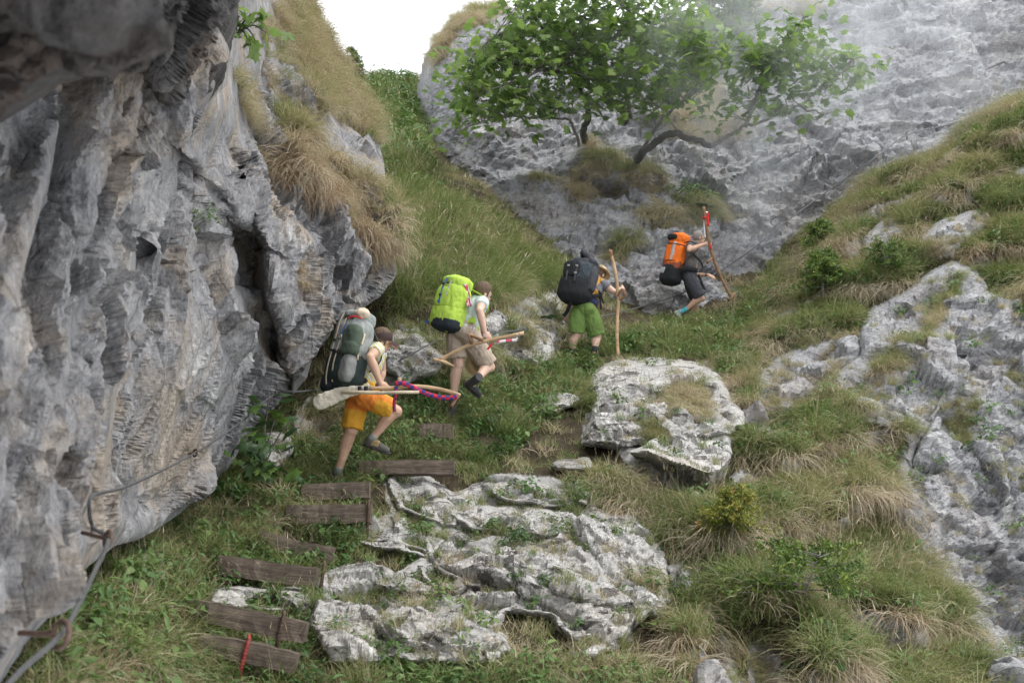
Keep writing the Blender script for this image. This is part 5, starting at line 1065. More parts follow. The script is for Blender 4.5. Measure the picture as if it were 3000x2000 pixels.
    for k in 'RL':
        sh, el = j['sh' + k], j['el' + k]; e = sh + (el - sh) * spec.get('sleeve', .45); sm.ell(sh, (.07 * s,) * 3); sm.tube([sh - nrm(el - sh) * .02, (sh + e) / 2, e], [.066 * s, .068 * s, .067 * s], 14)
    me = bake(sm, .0085, 3, .010, 16, 3, 'shirt'); paint(me, spec['shirt'], spec.get('shirt_fn', lambda c: np.zeros(len(c)))); link('shirt', me, rt)
    # shorts
    st = MB(); st.ell(j['pelvis'] - u * .0, (.18 * s, .14 * s, .12 * s), A, 18, 12); st.tube([j['pelvis'] + u * .01, j['pelvis'] + u * .11 * s], [(.168 * s, .128 * s), (.158 * s, .122 * s)], 18, True, None, r)
    for k in 'RL':
        hp, kn = j['hip' + k], j['kn' + k]; e = hp + (kn - hp) * spec['hem' + k]; g = spec.get('loose', 1.0)
        st.ell(hp, (.112 * s,) * 3); st.tube([hp, hp * .5 + e * .5, e], [.112 * s, .104 * s * g, .098 * s * g], 16)
    me = bake(st, .0085, 3, .012, 13, 8, 'shorts'); paint(me, spec['shorts'], spec.get('shorts_fn', lambda c: np.zeros(len(c)))); link('shorts', me, rt)
    for k in 'RL':
        heel, toe = map(np.array, spec['foot' + k]); an, kn = j['an' + k], j['kn' + k]; d = nrm(toe - heel); up = nrm((an - heel) - d * np.dot(an - heel, d)); sd = np.cross(d, up); L = np.linalg.norm(toe - heel)
        m = MB(); m.capsule(heel + up * .045 + d * .035, heel + up * .045 + d * L * .6, .041 * s, .040 * s, 12, 4); m.capsule(heel + up * .038 + d * L * .5, toe + up * .034 - d * .045, .043 * s, .034 * s, 12, 4); m.ell(heel + up * .05 + d * .035, (.042 * s, .038 * s, .05 * s), [d, sd, up]); m.tube([heel + up * .06 + d * .045, an + up * spec.get('boot', .0)], [.047 * s, .047 * s], 12); m.ell(heel + up * .075 + d * L * .38, (.06 * s, .034 * s, .03 * s), [d, sd, up])
        me = bake(m, .006, 3, .0015, 40, 1, 'shoe'); paint(me, spec['shoe'], lambda c, heel=heel, d=d, up=up, L=L: np.where((np.abs((c - heel) @ d / L - .42) < .13) & ((c - heel) @ up > .05), 1, 0)); so = link('shoe', me, rt)
        m = MB(); n = 10; pts = []; 
        prof = [(0, .028), (.1, .036), (.25, .037), (.45, .034), (.62, .043), (.8, .044), (.93, .033), (1, .016)]
        m.tube([heel + d * L * (f_ * 1.04 - .02) + up * .008 for f_, _ in prof], [(w * s, .014) for _, w in prof], 12, True, None, sd)
        m.obj('sole', spec['sole'], so)
        m = MB(); ka = nrm(kn - an); m.tube([an - ka * .02, an + ka * .03, an + ka * spec.get('sock_h', .06)], [.046 * s, .044 * s, .046 * s], 12); m.obj('sock', spec['sock' + k] if 'sock' + k in spec else spec['sock'], rt)
    for sg in (-1, 1):
        b_ = MB(); b_.ell(H + hf * .088 * s + hr * sg * .031 * s + hu * .012 * s, (.012 * s, .008 * s, .008 * s), HA, 10, 6); eo = b_.obj('eye', M['white_eye'], rt)
        b_ = MB(); b_.ell(H + hf * .096 * s + hr * sg * .031 * s + hu * .012 * s, (.005 * s, .003 * s, .005 * s), HA, 8, 5); b_.obj('pupil', M['blackpl'], eo)
    b_ = MB(); b_.ell(H + hf * .095 * s - hu * .060 * s, (.024 * s, .008 * s, .005 * s), HA, 10, 6); b_.obj('mouth', M['lip'], rt)
    return rt, dict(j=j, A=A, H=H, HA=HA, r=r, f=f, u=u, s=s, hf=hf, hu=hu, hr=hr)
def hair(rt, K, mat, back=.35, low=-.02, puff=.012):
    m = MB(); H, hf, hu, s = K['H'], K['hf'], K['hu'], K['s']; m.ell(H + hu * .034 * s - hf * .008 * s, (.076 * s + puff, .096 * s + puff, .098 * s + puff), K['HA'], 28, 22); me = bake(m, .007, 1, .004, 60, 2, 'hair')
    bm = bmesh.new(); bm.from_mesh(me); kill = [v for v in bm.verts if (lambda q: (np.dot(q, hf) > .035 * s and np.dot(q, hu) < .062 * s) or np.dot(q, hu) < (-.05 + .5 * max(0, np.dot(q, hf) + .02)) * s)(np.array(v.co) - H)]; bmesh.ops.delete(bm, geom=kill, context='VERTS'); bm.to_mesh(me); bm.free(); me.materials.append(mat); link('hair', me, rt)
# ---- rucksacks
def section(name, F, t0, t1, hw, ht, mat, parent, offb=0.0, offw=0.0, puff=.012, top=.75, bot=.8, sq=.62, seed=0, pin=()):
    """one stuffed compartment of a rucksack in the pack's frame F"""
    B, u, w, b, L = F; m = MB(); n = 16; seg = 28; V = []
    for i in range(n + 1):
        t = i / n; e = min(1, math.sin(math.pi * min(t / .30, 1) / 2) * (1 - bot) + bot if t < .30 else 1) * min(1, (math.sin(math.pi * min((1 - t) / .30, 1) / 2) * (1 - top) + top) if t > .70 else 1)
        c = B + u * L * (t0 + (t1 - t0) * t) + b * offb + w * offw
        for k in range(seg):
            a = 2 * math.pi * k / seg; ca, sa = math.cos(a), math.sin(a); V.append(c + w * hw * e * abs(ca) ** sq * np.sign(ca) + b * ht * e * abs(sa) ** sq * np.sign(sa))
    Q = [(i * seg + k, i * seg + (k + 1) % seg, (i + 1) * seg + (k + 1) % seg, (i + 1) * seg + k) for i in range(n) for k in range(seg)]
    k0 = len(V); V += [np.mean(V[:seg], 0) - u * .012, np.mean(V[-seg:], 0) + u * .02]; T = [(k0, (k + 1) % seg, k) for k in range(seg)] + [(k0 + 1, n * seg + k, n * seg + (k + 1) % seg) for k in range(seg)]
    m.add(V, Q, T); me = bake(m, .010, 3, puff, 9, seed, name); me.materials.append(mat)
    return link(name, me, parent)
def band(name, pts, width, mat, parent, thick=.003, side=None):
    m = MB(); m.tube(smoothpath(pts, 4), [(width, thick)] * ((len(pts) - 1) * 4 + 1), 6, True, None, side); return m.obj(name, mat, parent)
def packframe(bp, tp, rear, D0):
    B = np.array(bp); T_ = np.array(tp); u = nrm(T_ - B); b = nrm(rear - u * np.dot(rear, u)); w = np.cross(b, u); return (B, u, w, b, np.linalg.norm(T_ - B))
def at(F, t, a, c): return F[0] + F[1] * F[4] * t + F[2] * a + F[3] * c
M['lightgrey'] = cloth_mat('light_grey_cordura', (.25, .27, .26)); M['dgreen'] = cloth_mat('dark_green_cordura', (.028, .042, .040)); M['olive'] = cloth_mat('olive_cordura', (.075, .10, .075)); M['cream'] = cloth_mat('cream_webbing', (.56, .47, .36)); M['midgrey'] = cloth_mat('mid_grey_cordura', (.20, .21, .20))
M['lime'] = cloth_mat('lime_nylon', (.36, .52, .075), .12); M['slate'] = cloth_mat('slate_fabric', (.022, .028, .035)); M['charcoal'] = cloth_mat('charcoal_fabric', (.055, .057, .065)); M['bluegrey'] = cloth_mat('blue_grey_nylon', (.045, .058, .068)); M['orange'] = cloth_mat('orange_nylon', (.72, .155, .022)); M['silver'] = cloth_mat('silver_grey_fabric', (.42, .41, .42)); M['rustf'] = cloth_mat('rust_brown_fabric', (.22, .065, .035)); M['white'] = cloth_mat('white_fabric', (.70, .70, .68)); M['red'] = cloth_mat('red_fabric', (.55, .03, .03)); M['blue'] = cloth_mat('blue_webbing', (.04, .12, .35)); M['yellow'] = cloth_mat('yellow_webbing', (.75, .42, .02))
M['metal'] = simple_mat('bare_metal', (.45, .46, .47), .35, .2); M['metal'].node_tree.nodes['Principled BSDF'].inputs['Metallic'].default_value = .8
M['ash'] = wood_mat('pale_ash_wood', (.36, .22, .12), (.62, .45, .28), 1.0, .6, 12); M['oak'] = wood_mat('brown_wood', (.16, .085, .045), (.36, .22, .13), 1.0, .6, 12); M['palew'] = wood_mat('peeled_pole', (.42, .34, .24), (.64, .56, .43), 1.0, .7, 12)
def plaid_mat(name, a, b, sc):
    m, nt = new_mat(name); p = wpos(nt, obj=True); ck = nd(nt, 'ShaderNodeTexChecker', i_Scale=sc); nt.links.new(p, ck.inputs['Vector']); ck.inputs['Color1'].default_value = a + (1,); ck.inputs['Color2'].default_value = b + (1,)
    finish(nt, ck.outputs['Color'], .85, noise(nt, p, 60, 4, .6), .3, .004, .2); return m
M['plaid'] = plaid_mat('red_blue_check', (.50, .03, .06), (.045, .05, .19), 26); M['redwhite'] = plaid_mat('red_white_check', (.60, .11, .16), (.72, .70, .70), 14)
# ================= hiker 1: cap, grey pack, orange shorts
D = 10.15
M['o1'] = cloth_mat('orange_shorts', (.62, .20, .035), .1); M['y1'] = cloth_mat('mustard_shorts', (.58, .30, .035), .1); M['striped'] = None
m_, nt_ = new_mat('striped_shirt'); p_ = wpos(nt_, (1, 1, 1), (.5, .6, .2), obj=True); wv_ = nd(nt_, 'ShaderNodeTexWave', i_Scale=7.0); nt_.links.new(p_, wv_.inputs['Vector']); finish(nt_, ramp(nt_, [(.2, (.60, .60, .56)), (.5, (.13, .15, .17)), (.72, (.62, .61, .57)), (.9, (.55, .50, .08))], wv_.outputs['Fac']), .85); M['striped'] = m_
M['shoe1'] = cloth_mat('grey_shoe', (.11, .105, .095)); M['shoe1b'] = cloth_mat('tan_shoe', (.33, .24, .12)); M['sole'] = simple_mat('rubber_sole', (.03, .028, .027), .7, .3)
hipm = J(1056, 1158, D)
sp = dict(label='hiker in a dark cap and orange shorts bending forward on the timber steps', sc=1.0, skin=M['skin'],
 j=dict(base=J(992, 1412, D), pelvis=J(1056, 1146, D), neck=J(1100, 1010, D + .10), head=J(1118, 998, D + .11), shR=J(1104, 1024, D - .09), shL=J(1110, 1022, D + .27), elR=J(1084, 1046, D - .32), wrR=J(1113, 1120, D - .30),
   elL=J(1120, 1085, D + .36), wrL=J(1112, 1125, D + .30), hipR=J(1068, 1160, D - .07), hipL=J(1048, 1160, D + .10), knR=J(1160, 1204, D - .02), anR=J(1089, 1284, D - .06), knL=J(1030, 1262, D + .0), anL=J(990, 1380, D + .02)),
 hu=scr(.25, .93, -.15), hf=scr(.86, -.38, .35), handR=(scr(.75, -.62, 0), scr(-.3, -.2, .9), -1, 1.0), handL=(scr(.3, -.9, 0), scr(-.5, 0, .8), 1, .6),
 footR=(J(1066, 1303, D - .02), J(1142, 1330, D - .06)), footL=(J(976, 1412, D + .0), J(1012, 1414, D + .2)), hemR=.86, hemL=.93, loose=1.05, sleeve=.4,
 shirt=[M['striped']], shorts=[M['o1'], M['y1']], shoe=[M['shoe1'], M['shoe1b']], sole=M['sole'], sock=M['lightgrey'], sock_h=.045)
kR = sp['j']['knR']; kL = sp['j']['knL']; hR = sp['j']['hipR']; hL = sp['j']['hipL']; pv = sp['j']['pelvis']
def shf(c):
    c = c.astype(float); tR = np.clip(((c - hR) @ (kR - hR)) / ((kR - hR) @ (kR - hR)), -1, 2); tL = ((c - hL) @ (kL - hL)) / ((kL - hL) @ (kL - hL)); dR = np.linalg.norm(c - hR - np.clip(tR, 0, 1)[:, None] * (kR - hR), axis=1); dL = np.linalg.norm(c - hL - np.clip(tL, 0, 1)[:, None] * (kL - hL), axis=1)
    up = (c - pv) @ nrm(sp['j']['neck'] - pv); low = (c - hR) @ SYv
    return np.where(up > .02, 1, np.where(dL < dR, tL > .45 + .0 * up, (tR > .36) & (low - tR * -.14 < .03)))
sp['shorts_fn'] = shf
rt, K = person(sp); hair(rt, K, M['hair_b'])
M['cap'] = cloth_mat('dark_brown_cap', (.055, .038, .036)); M['capo'] = cloth_mat('orange_cap_edge', (.55, .20, .09))
H, hf, hu, hr, HA = K['H'], K['hf'], K['hu'], K['hr'], K['HA']
m = MB(); m.ell(H + hu * .048 - hf * .004, (.092, .108, .088), HA, 24, 16); me = bake(m, .007, 2, .002, 30, 4, 'cap'); bm = bmesh.new(); bm.from_mesh(me); bmesh.ops.delete(bm, geom=[v for v in bm.verts if np.dot(np.array(v.co) - H, hu) < .022], context='VERTS'); bm.to_mesh(me); bm.free(); me.materials.append(M['cap']); cp = link('cap', me, rt)
m = MB(); 
for zoff, mat_, nm_ in ((0, 'cap', 'peak'), (-.006, 'capo', 'peak_lining')):
    V = []; 
    for i in range(9):
        for jx in range(9):
            f = i / 8; a = (jx / 8 - .5) * 2; V.append(H + hf * (.085 + .105 * f * (1 - .35 * a * a)) + hr * a * .082 * (1 - .15 * f) + hu * (.035 - .035 * f - .03 * a * a + zoff))
    mm = MB(); mm.add(V, [(i * 9 + k, i * 9 + k + 1, (i + 1) * 9 + k + 1, (i + 1) * 9 + k) for i in range(8) for k in range(8)]); mm.obj(nm_, M[mat_], cp)
F = packframe(J(1002, 1124, D - .15), J(1046, 938, D - .02), scr(-.70, .25, -.66), D)
pk = empty('rucksack', F[0].tolist(), 'large pale grey and dark green rucksack with cream straps on the lowest hiker', 'rucksack')
section('lower_compartment', F, -.06, .48, .215, .155, M['dgreen'], pk, 0, 0, .010, .9, .6, .7, 1); section('upper_compartment', F, .40, 1.0, .205, .145, M['lightgrey'], pk, .0, 0, .014, .7, .95, .65, 2); section('lid', F, .93, 1.13, .175, .15, M['lightgrey'], pk, -.03, .03, .016, .6, .9, .7, 3)
section('front_pocket', F, .48, .86, .12, .06, M['olive'], pk, .10, -.14, .012, .7, .7, .7, 4); section('front_pocket', F, .42, .60, .11, .06, M['olive'], pk, .11, -.16, .010, .8, .8, .7, 5); section('side_pocket', F, .02, .40, .08, .06, M['midgrey'], pk, .10, -.18, .010, .7, .7, .7, 6); section('bottom_pocket', F, -.14, .1, .10, .08, M['slate'], pk, .06, .12, .01, .7, .7, .7, 7)
sw = F[2]
for a0, tt in ((.07, (1.08, .9, .62, .40, .12, -.10)), (-.02, (1.06, .9, .64, .42, .2, -.02))): band('strap', [at(F, t, a0, c) for t, c in zip(tt, (.12, .152, .158, .166, .166, .13))], .013, M['cream'], pk, .003, sw)
band('strap', [at(F, .1, .18, .10), at(F, -.02, .22, .12), at(F, -.16, .25, .10), at(F, -.28, .27, .07)], .013, M['cream'], pk, .003, sw); band('strap', [at(F, .62, -.2, .06), at(F, .50, -.235, .06), at(F, .36, -.22, .03)], .012, M['cream'], pk, .003, F[3]); band('strap', [at(F, .86, -.19, .0), at(F, .7, -.225, .02), at(F, .6, -.225, .03)], .012, M['cream'], pk, .003, F[3])
band('strap', [at(F, .45, .20, .06), at(F, .47, .1, .15), at(F, .46, -.05, .165), at(F, .48, -.16, .165)], .010, M['charcoal'], pk, .003, F[1]); band('strap', [at(F, .99, .14, .06), at(F, 1.0, .0, .14), at(F, .99, -.12, .12)], .02, M['charcoal'], pk, .003, F[1])
for t, a, c in ((.62, .07, .165), (.46, .07, .17), (.64, -.02, .165), (.43, -.02, .172)): mm = MB(); mm.box(at(F, t, a, c), [F[2], F[1], F[3]], (.017, .012, .006)); mm.obj('buckle', M['blackpl'], pk)
mm = MB(); q = [at(F, .66 + .035 * math.sin(x), -.05 + .022 * math.cos(x), .178) for x in np.linspace(0, 6.28, 14)]; mm.tube(q, .004, 6); mm.obj('carabiner', M['metal'], pk); band('strap', [at(F, .88, -.06, .16), at(F, .78, -.055, .172), at(F, .69, -.05, .176)], .012, M['blue'], pk, .004, sw)
mm = MB(); mm.ell(at(F, 1.08, -.13, .05), (.08, .06, .045), [F[2], F[3], F[1]]); me = bake(mm, .009, 2, .014, 22, 9, 'cloth_roll'); me.materials.append(M['cream']); link('cloth_roll', me, pk); band('strap', [at(F, .98, -.2, .08), at(F, 1.0, -.14, .13), at(F, .96, -.06, .16)], .008, M['red'], pk, .004, F[1])
mm = MB(); mm.tube(smoothpath([at(F, .9, -.12, -.14), K['j']['shR'] + K['u'] * .055, K['j']['shR'] + K['f'] * .07 - K['u'] * .08, at(F, .25, -.19, -.16)], 5), (.028, .009), 8, True, None, K['r']); mm.obj('shoulder_strap', M['charcoal'], pk); band('hip_belt', [at(F, .0, -.15, -.05), K['j']['pelvis'] + K['r'] * .185 + K['u'] * .09, K['j']['pelvis'] + K['f'] * .15 + K['u'] * .08], .035, M['black'], pk, .010, K['u']); band('strap', [K['j']['pelvis'] + K['r'] * .20 + K['u'] * .12, K['j']['pelvis'] + K['r'] * .205 + K['u'] * .0], .02, M['black'], pk, .004, K['f'])
D1 = D - .34
def q1(x, y): return 850 + x / 2.75, 880 + y / 2.75
sc_ = empty('scythe_shaft', J(*q1(790, 720), D1).tolist(), 'curved scythe shaft tied with a checked red and blue scarf, held by the lowest hiker', 'scythe')
def zl(fn, pts, d): return [J(*fn(*p[:2]), d + (p[2] if len(p) > 2 else 0)) for p in pts]
m = MB(); m.tube(smoothpath(zl(q1, [(640, 705), (800, 708), (950, 692), (1100, 698), (1250, 726), (1372, 765)], D1), 5), [(.020, .013)] * 26, 8, True, None, SYv); m.obj('shaft', M['ash'], sc_)
m = MB(); m.tube(zl(q1, [(1350, 770), (1325, 810), (1300, 850, -.03)], D1), [.018, .016, .02], 8); m.obj('grip', M['oak'], sc_); m = MB(); m.tube(zl(q1, [(868, 700), (884, 625, -.02)], D1), [.02, .022], 8); m.obj('grip', M['ash'], sc_)
band('scarf', zl(q1, [(848, 668, -.03), (900, 665, -.03), (960, 685, -.03), (1060, 735, -.03), (1180, 775, -.02), (1290, 785, -.02), (1345, 772, -.03)], D1), .024, M['plaid'], sc_, .012, SYv); band('scarf', zl(q1, [(855, 690, -.03), (850, 760, -.02), (838, 830), (842, 895)], D1), .016, M['plaid'], sc_, .008, SXv)
m = MB(); m.tube(smoothpath(zl(q1, [(195, 832, .02), (260, 812), (400, 752), (540, 722), (680, 706)], D1 + .03), 5), [(.012 + .062 * math.sin(math.pi * min(1, (i + 1) / 21) ** .6), .014) for i in range(21)], 12, True, None, SYv); me = bake(m, .007, 2, .009, 20, 5, 'blade_cover'); me.materials.append(cloth_mat('canvas', (.62, .57, .47))); link('blade_cover', me, sc_)
for x in (560, 610): m = MB(); q = zl(q1, [(x, 690), (x + 2, 745)], D1 - .03); m.tube(q, [(.02, .022)] * 2, 8); m.obj('strap', M['black'], sc_)
m = MB(); m.tube(zl(q1, [(410, 737), (560, 738), (740, 745), (900, 738), (1040, 738)], D1 - .045), [.020, .019, .018, .0165, .016], 9); m.top('wooden_pole', M['palew'], J(*q1(410, 737), D1), 'straight pale peeled pole held by the lowest hiker together with the scythe shaft', 'pole')
# ================= hiker 2: lime pack, beige shorts
D = 11.75
def q2(x, y): return 1200 + x / 3.135, 770 + y / 3.135
def j2(x, y, dd=0): return J(*q2(x, y), D + dd)
M['beige'] = cloth_mat('beige_shorts', (.37, .305, .245), .1); M['mint'] = cloth_mat('pale_mint_shirt', (.46, .54, .52), .1); M['boot2'] = cloth_mat('dark_grey_boot', (.045, .043, .045))
sp = dict(label='hiker in beige shorts and pale shirt climbing with a lime green rucksack', skin=M['skin2'], sc=1.02,
 j=dict(base=j2(390, 1480), pelvis=j2(500, 640), neck=j2(630, 330, .10), head=j2(672, 282, .10), shR=j2(668, 365, -.08), shL=j2(610, 370, .26), elR=j2(643, 440, -.30), wrR=j2(690, 632, -.30), elL=j2(600, 560, .36), wrL=j2(640, 700, .36),
   hipR=j2(548, 672, -.05), hipL=j2(428, 680, .05), knR=j2(735, 955, .10), anR=j2(608, 1068, -.20), knL=j2(448, 930, .0), anL=j2(392, 1290, .04)),
 hu=scr(.38, .90, .1), hf=scr(.72, -.45, .5), handR=(scr(.55, -.8, 0), scr(-.3, -.2, .9), -1, 1.0), handL=(scr(.3, -.9, 0), scr(-.5, 0, .8), 1, .6),
 footR=(j2(498, 1110, -.12), j2(640, 1235, -.02)), footL=(j2(372, 1440, .0), j2(420, 1475, .22)), hemR=.88, hemL=.78, loose=1.12, sleeve=.42, boot=.05,
 shirt=[M['mint']], shorts=[M['beige']], shoe=[M['boot2'], M['charcoal']], sole=M['sole'], sock=M['charcoal'], sock_h=.09)
rt, K = person(sp); hair(rt, K, M['hair_b'])
F = packframe(j2(330, 610, -.05), j2(440, 160, .02), scr(-.55, .2, -.78), D)
pk = empty('rucksack', F[0].tolist(), 'lime green rucksack with a dark base panel on the hiker in beige shorts', 'rucksack')
section('lower_compartment', F, -.03, .42, .205, .16, M['lime'], pk, 0, 0, .012, .95, .55, .72, 11); section('upper_compartment', F, .36, .86, .19, .15, M['lime'], pk, 0, 0, .014, .85, .95, .68, 12); section('lid', F, .80, 1.06, .165, .14, M['lime'], pk, -.02, .0, .016, .55, .9, .7, 13); section('base_panel', F, -.045, .25, .19, .155, M['slate'], pk, .012, -.02, .006, .55, .55, .75, 14); section('front_pocket', F, .42, .78, .12, .04, M['lime'], pk, .13, .03, .008, .7, .8, .7, 15)
band('strap', [at(F, 1.0, .05, .12), at(F, .85, .055, .158), at(F, .6, .05, .178), at(F, .45, .045, .176)], .012, M['blue'], pk, .004, F[2]); band('strap', [at(F, 1.0, -.03, .12), at(F, .8, -.03, .16), at(F, .62, -.03, .17)], .008, M['silver'], pk, .004, F[2]); band('strap', [at(F, .80, .18, .05), at(F, .86, .09, .14), at(F, .88, .0, .15)], .010, M['midgrey'], pk, .004, F[1]); band('strap', [at(F, .10, .19, .08), at(F, .06, .25, .08), at(F, .085, .28, .07), at(F, .10, .2, .08)], .006, M['blue'], pk, .004, F[1]); band('hip_belt', [at(F, .15, -.15, -.1), K['j']['pelvis'] + K['r'] * .19 + K['u'] * .14, K['j']['pelvis'] + K['f'] * .15 + K['u'] * .10], .04, M['lime'], pk, .010, K['u'])
for t, a, c in ((.85, .055, .165), (.62, .05, .182), (.88, .0, .158)): mm = MB(); mm.box(at(F, t, a, c), [F[2], F[1], F[3]], (.015, .011, .006)); mm.obj('buckle', M['blackpl'], pk)
mm = MB(); mm.ell(at(F, .50, .07, .172), (.018, .018, .005), [F[2], F[1], F[3]]); mm.obj('badge', M['blue'], pk); mm = MB(); mm.tube(smoothpath([at(F, .9, -.10, -.12), K['j']['shR'] + K['u'] * .06, K['j']['shR'] + K['f'] * .09 - K['u'] * .08, at(F, .25, -.17, -.16)], 5), (.026, .008), 8, True, None, K['r']); mm.obj('shoulder_strap', M['lime'], pk)
m = MB(); V = []
for i in range(9):
    for k in range(6): t = i / 8; c = J(*q2(505 + 62 * t - 20 * t * t + 50 * (k / 5 - .5), 195 + 205 * t), D - .14 + .04 * math.sin(3 * t)); V.append(c + SZv * .018 * math.sin(k * 1.7 + 3 * t))
m.add(V, [(i * 6 + k, i * 6 + k + 1, (i + 1) * 6 + k + 1, (i + 1) * 6 + k) for i in range(8) for k in range(5)]); m.top('checked_cloth', M['redwhite'], V[0], 'red and white checked cloth hanging from the lime green rucksack', 'cloth')
me_ = bpy.data.objects['checked_cloth'].modifiers.new('thick', 'SOLIDIFY'); me_.thickness = .006
D2 = D - .36
def z2(pts, dd=0): return [J(*q2(*p[:2]), D2 + dd + (p[2] if len(p) > 2 else 0)) for p in pts]
sc_ = empty('scythe_shaft', z2([(560, 750)])[0].tolist(), 'wooden scythe shaft with two grips held level by the hiker in beige shorts', 'scythe')
m = MB(); m.tube(smoothpath(z2([(280, 888), (440, 806), (560, 752), (720, 712), (880, 682), (1050, 643)]), 5), [(.022, .014)] * 26, 8, True, None, SYv); m.obj('shaft', M['ash'], sc_)
m = MB(); m.tube(smoothpath(z2([(214, 886, -.06), (260, 892, -.04), (330, 915), (405, 946, .05)]), 4), [.018 + .006 * math.sin(i) for i in range(13)], 9); m.obj('grip', M['ash'], sc_)
m = MB(); m.tube(z2([(578, 742), (546, 655, -.02)]), [(.03, .018), (.024, .018)], 8); m.tube(smoothpath(z2([(538, 655, -.02), (590, 672, -.02), (640, 697, -.01), (676, 712)]), 4), [.02] * 13, 9); m.obj('grip', M['oak'], sc_)
band('ribbon', z2([(800, 728, -.02), (880, 716, -.02), (975, 706, -.02), (978, 690, -.02)]), .016, M['redwhite'], sc_, .003, SYv); band('ribbon', z2([(760, 740, -.02), (735, 770, -.02), (715, 795, -.02)]), .012, M['red'], sc_, .003, SYv)
for x, y in ((1018, 650), (985, 658)): m = MB(); q = z2([(x, y, -.02)])[0]; m.ell(q, (.010, .010, .010)); m.obj('bolt', M['metal'], sc_)
M['straw'] = simple_mat('straw', (.52, .38, .22), .85, .35, 120, .8, .004)
def hat(name, c, n, r, ch, lab, parent=None):
    n = nrm(n); a = nrm(np.cross(n, [0.3, .2, 1])); b = np.cross(n, a); V = []; seg = 28
    prof = [(r, -.01), (r * .96, .004), (r * .8, .0), (r * .62, .004), (r * .56, ch * .35), (r * .5, ch * .8), (r * .38, ch), (.01, ch * 1.02)]
    for rr, hh in prof: V += [c + n * (hh + .012 * math.sin(2 * t) * (rr > r * .6)) + rr * (a * math.cos(t) + b * math.sin(t)) for t in np.linspace(0, 2 * math.pi, seg, endpoint=False)]
    Q = [(i * seg + k, i * seg + (k + 1) % seg, (i + 1) * seg + (k + 1) % seg, (i + 1) * seg + k) for i in range(len(prof) - 1) for k in range(seg)]
    m = MB(); m.add(V, Q); o = m.obj(name, M['straw'], parent); s_ = o.modifiers.new('thick', 'SOLIDIFY'); s_.thickness = .006; return o
o = hat('straw_hat', j2(610, 930, .32), scr(.5, .2, .85), .15, .09, ''); rebase(o, j2(610, 930, .32)); tag(o, 'straw hat hanging between the legs of the hiker in beige shorts', 'hat')
# ================= hiker 3: black pack, green shorts, straw hat
D = 15.55
def q3(x, y): return 1580 + x / 4.127, 700 + y / 4.127
def j3(x, y, dd=0): return J(*q3(x, y), D + dd)
M['gshort'] = cloth_mat('green_shorts', (.125, .20, .055), .1); M['mustard'] = cloth_mat('mustard_shirt', (.50, .27, .055), .1); M['greys'] = cloth_mat('grey_sleeve', (.15, .145, .165), .1); M['navy'] = cloth_mat('navy_fabric', (.03, .04, .09), .1); M['bsock'] = cloth_mat('striped_black_sock', (.025, .027, .035)); M['shoe3'] = cloth_mat('brown_shoe', (.16, .125, .09))
sp = dict(label='hiker in green shorts and mustard shirt with a straw hat and big black rucksack', skin=M['skin2'], sc=1.06,
 j=dict(base=j3(520, 1450), pelvis=j3(545, 850), neck=j3(690, 500, .22), head=j3(720, 430, .30), shR=j3(765, 540, .10), shL=j3(600, 520, .34), elR=j3(935, 662, .0), wrR=j3(965, 640, -.20), elL=j3(420, 720, .38), wrL=j3(345, 880, .25),
   hipR=j3(620, 900, 0), hipL=j3(468, 905, 0), knR=j3(700, 1185, .05), anR=j3(665, 1360, -.1), knL=j3(448, 1160, .0), anL=j3(378, 1400, .0)),
 hu=scr(.45, .72, .5), hf=scr(.35, -.55, .76), handR=(scr(.5, .5, .3), scr(-.2, .2, .95), 1, 1.0), handL=(scr(-.3, -.9, 0), scr(.5, 0, .8), 1, .5),
 footR=(j3(640, 1400, -.12), j3(705, 1490, .02)), footL=(j3(360, 1450, .0), j3(392, 1480, .26)), hemR=.88, hemL=.88, loose=1.22, sleeve=.42,
 shirt=[M['mustard'], M['greys']], shorts=[M['gshort']], shoe=[M['shoe3'], M['charcoal']], sole=M['sole'], sock=M['bsock'], sock_h=.11)
a3 = sp['j']['shR']; u3 = nrm(sp['j']['elR'] - a3); b3 = sp['j']['shL']
sp['shirt_fn'] = lambda c: np.where(((c - a3) @ u3 > -.015) & (np.linalg.norm(c - a3, axis=1) < .2) & ((c - a3) @ nrm(a3 - b3) > -.02), 1, 0)
rt, K = person(sp); hair(rt, K, M['hair_b']); hat('sun_hat', K['H'] + K['hu'] * .05, K['hu'], .175, .10, '', rt)
m = MB(); u = K['u']; m.tube([K['j']['pelvis'] + u * .07, K['j']['pelvis'] + u * .19], [(.192, .152), (.186, .145)], 18, True, None, K['r']); m.obj('waistband', M['navy'], rt)
F = packframe(j3(420, 760, -.12), j3(520, 290, .06), scr(-.42, .28, -.86), D)
pk = empty('rucksack', F[0].tolist(), 'big black and charcoal rucksack on the hiker in green shorts', 'rucksack')
section('lower_compartment', F, -.02, .60, .27, .19, M['black'], pk, 0, .02, .010, .85, .55, .75, 21); section('upper_compartment', F, .50, .98, .24, .18, M['bluegrey'], pk, 0, 0, .02, .7, .9, .68, 22); section('lid', F, .88, 1.06, .21, .18, M['charcoal'], pk, -.03, -.03, .02, .6, .9, .7, 23); section('front_pocket', F, .56, .92, .14, .05, M['black'], pk, .16, .07, .012, .7, .8, .7, 24); section('side_pocket', F, .30, .86, .055, .10, M['charcoal'], pk, .02, -.24, .012, .7, .8, .7, 25)
mm = MB(); q = smoothpath([at(F, .95, -.20, .02), at(F, 1.06, -.16, .02), at(F, 1.16, -.08, .03), at(F, 1.22, .0, .03)], 4); mm.tube(q, [(.10 + .01 * math.sin(i), .05 + .01 * math.cos(i)) for i in range(13)], 12, True, None, F[3]); me = bake(mm, .010, 2, .02, 10, 27, 'rolled_flap'); me.materials.append(M['charcoal']); link('rolled_flap', me, pk)
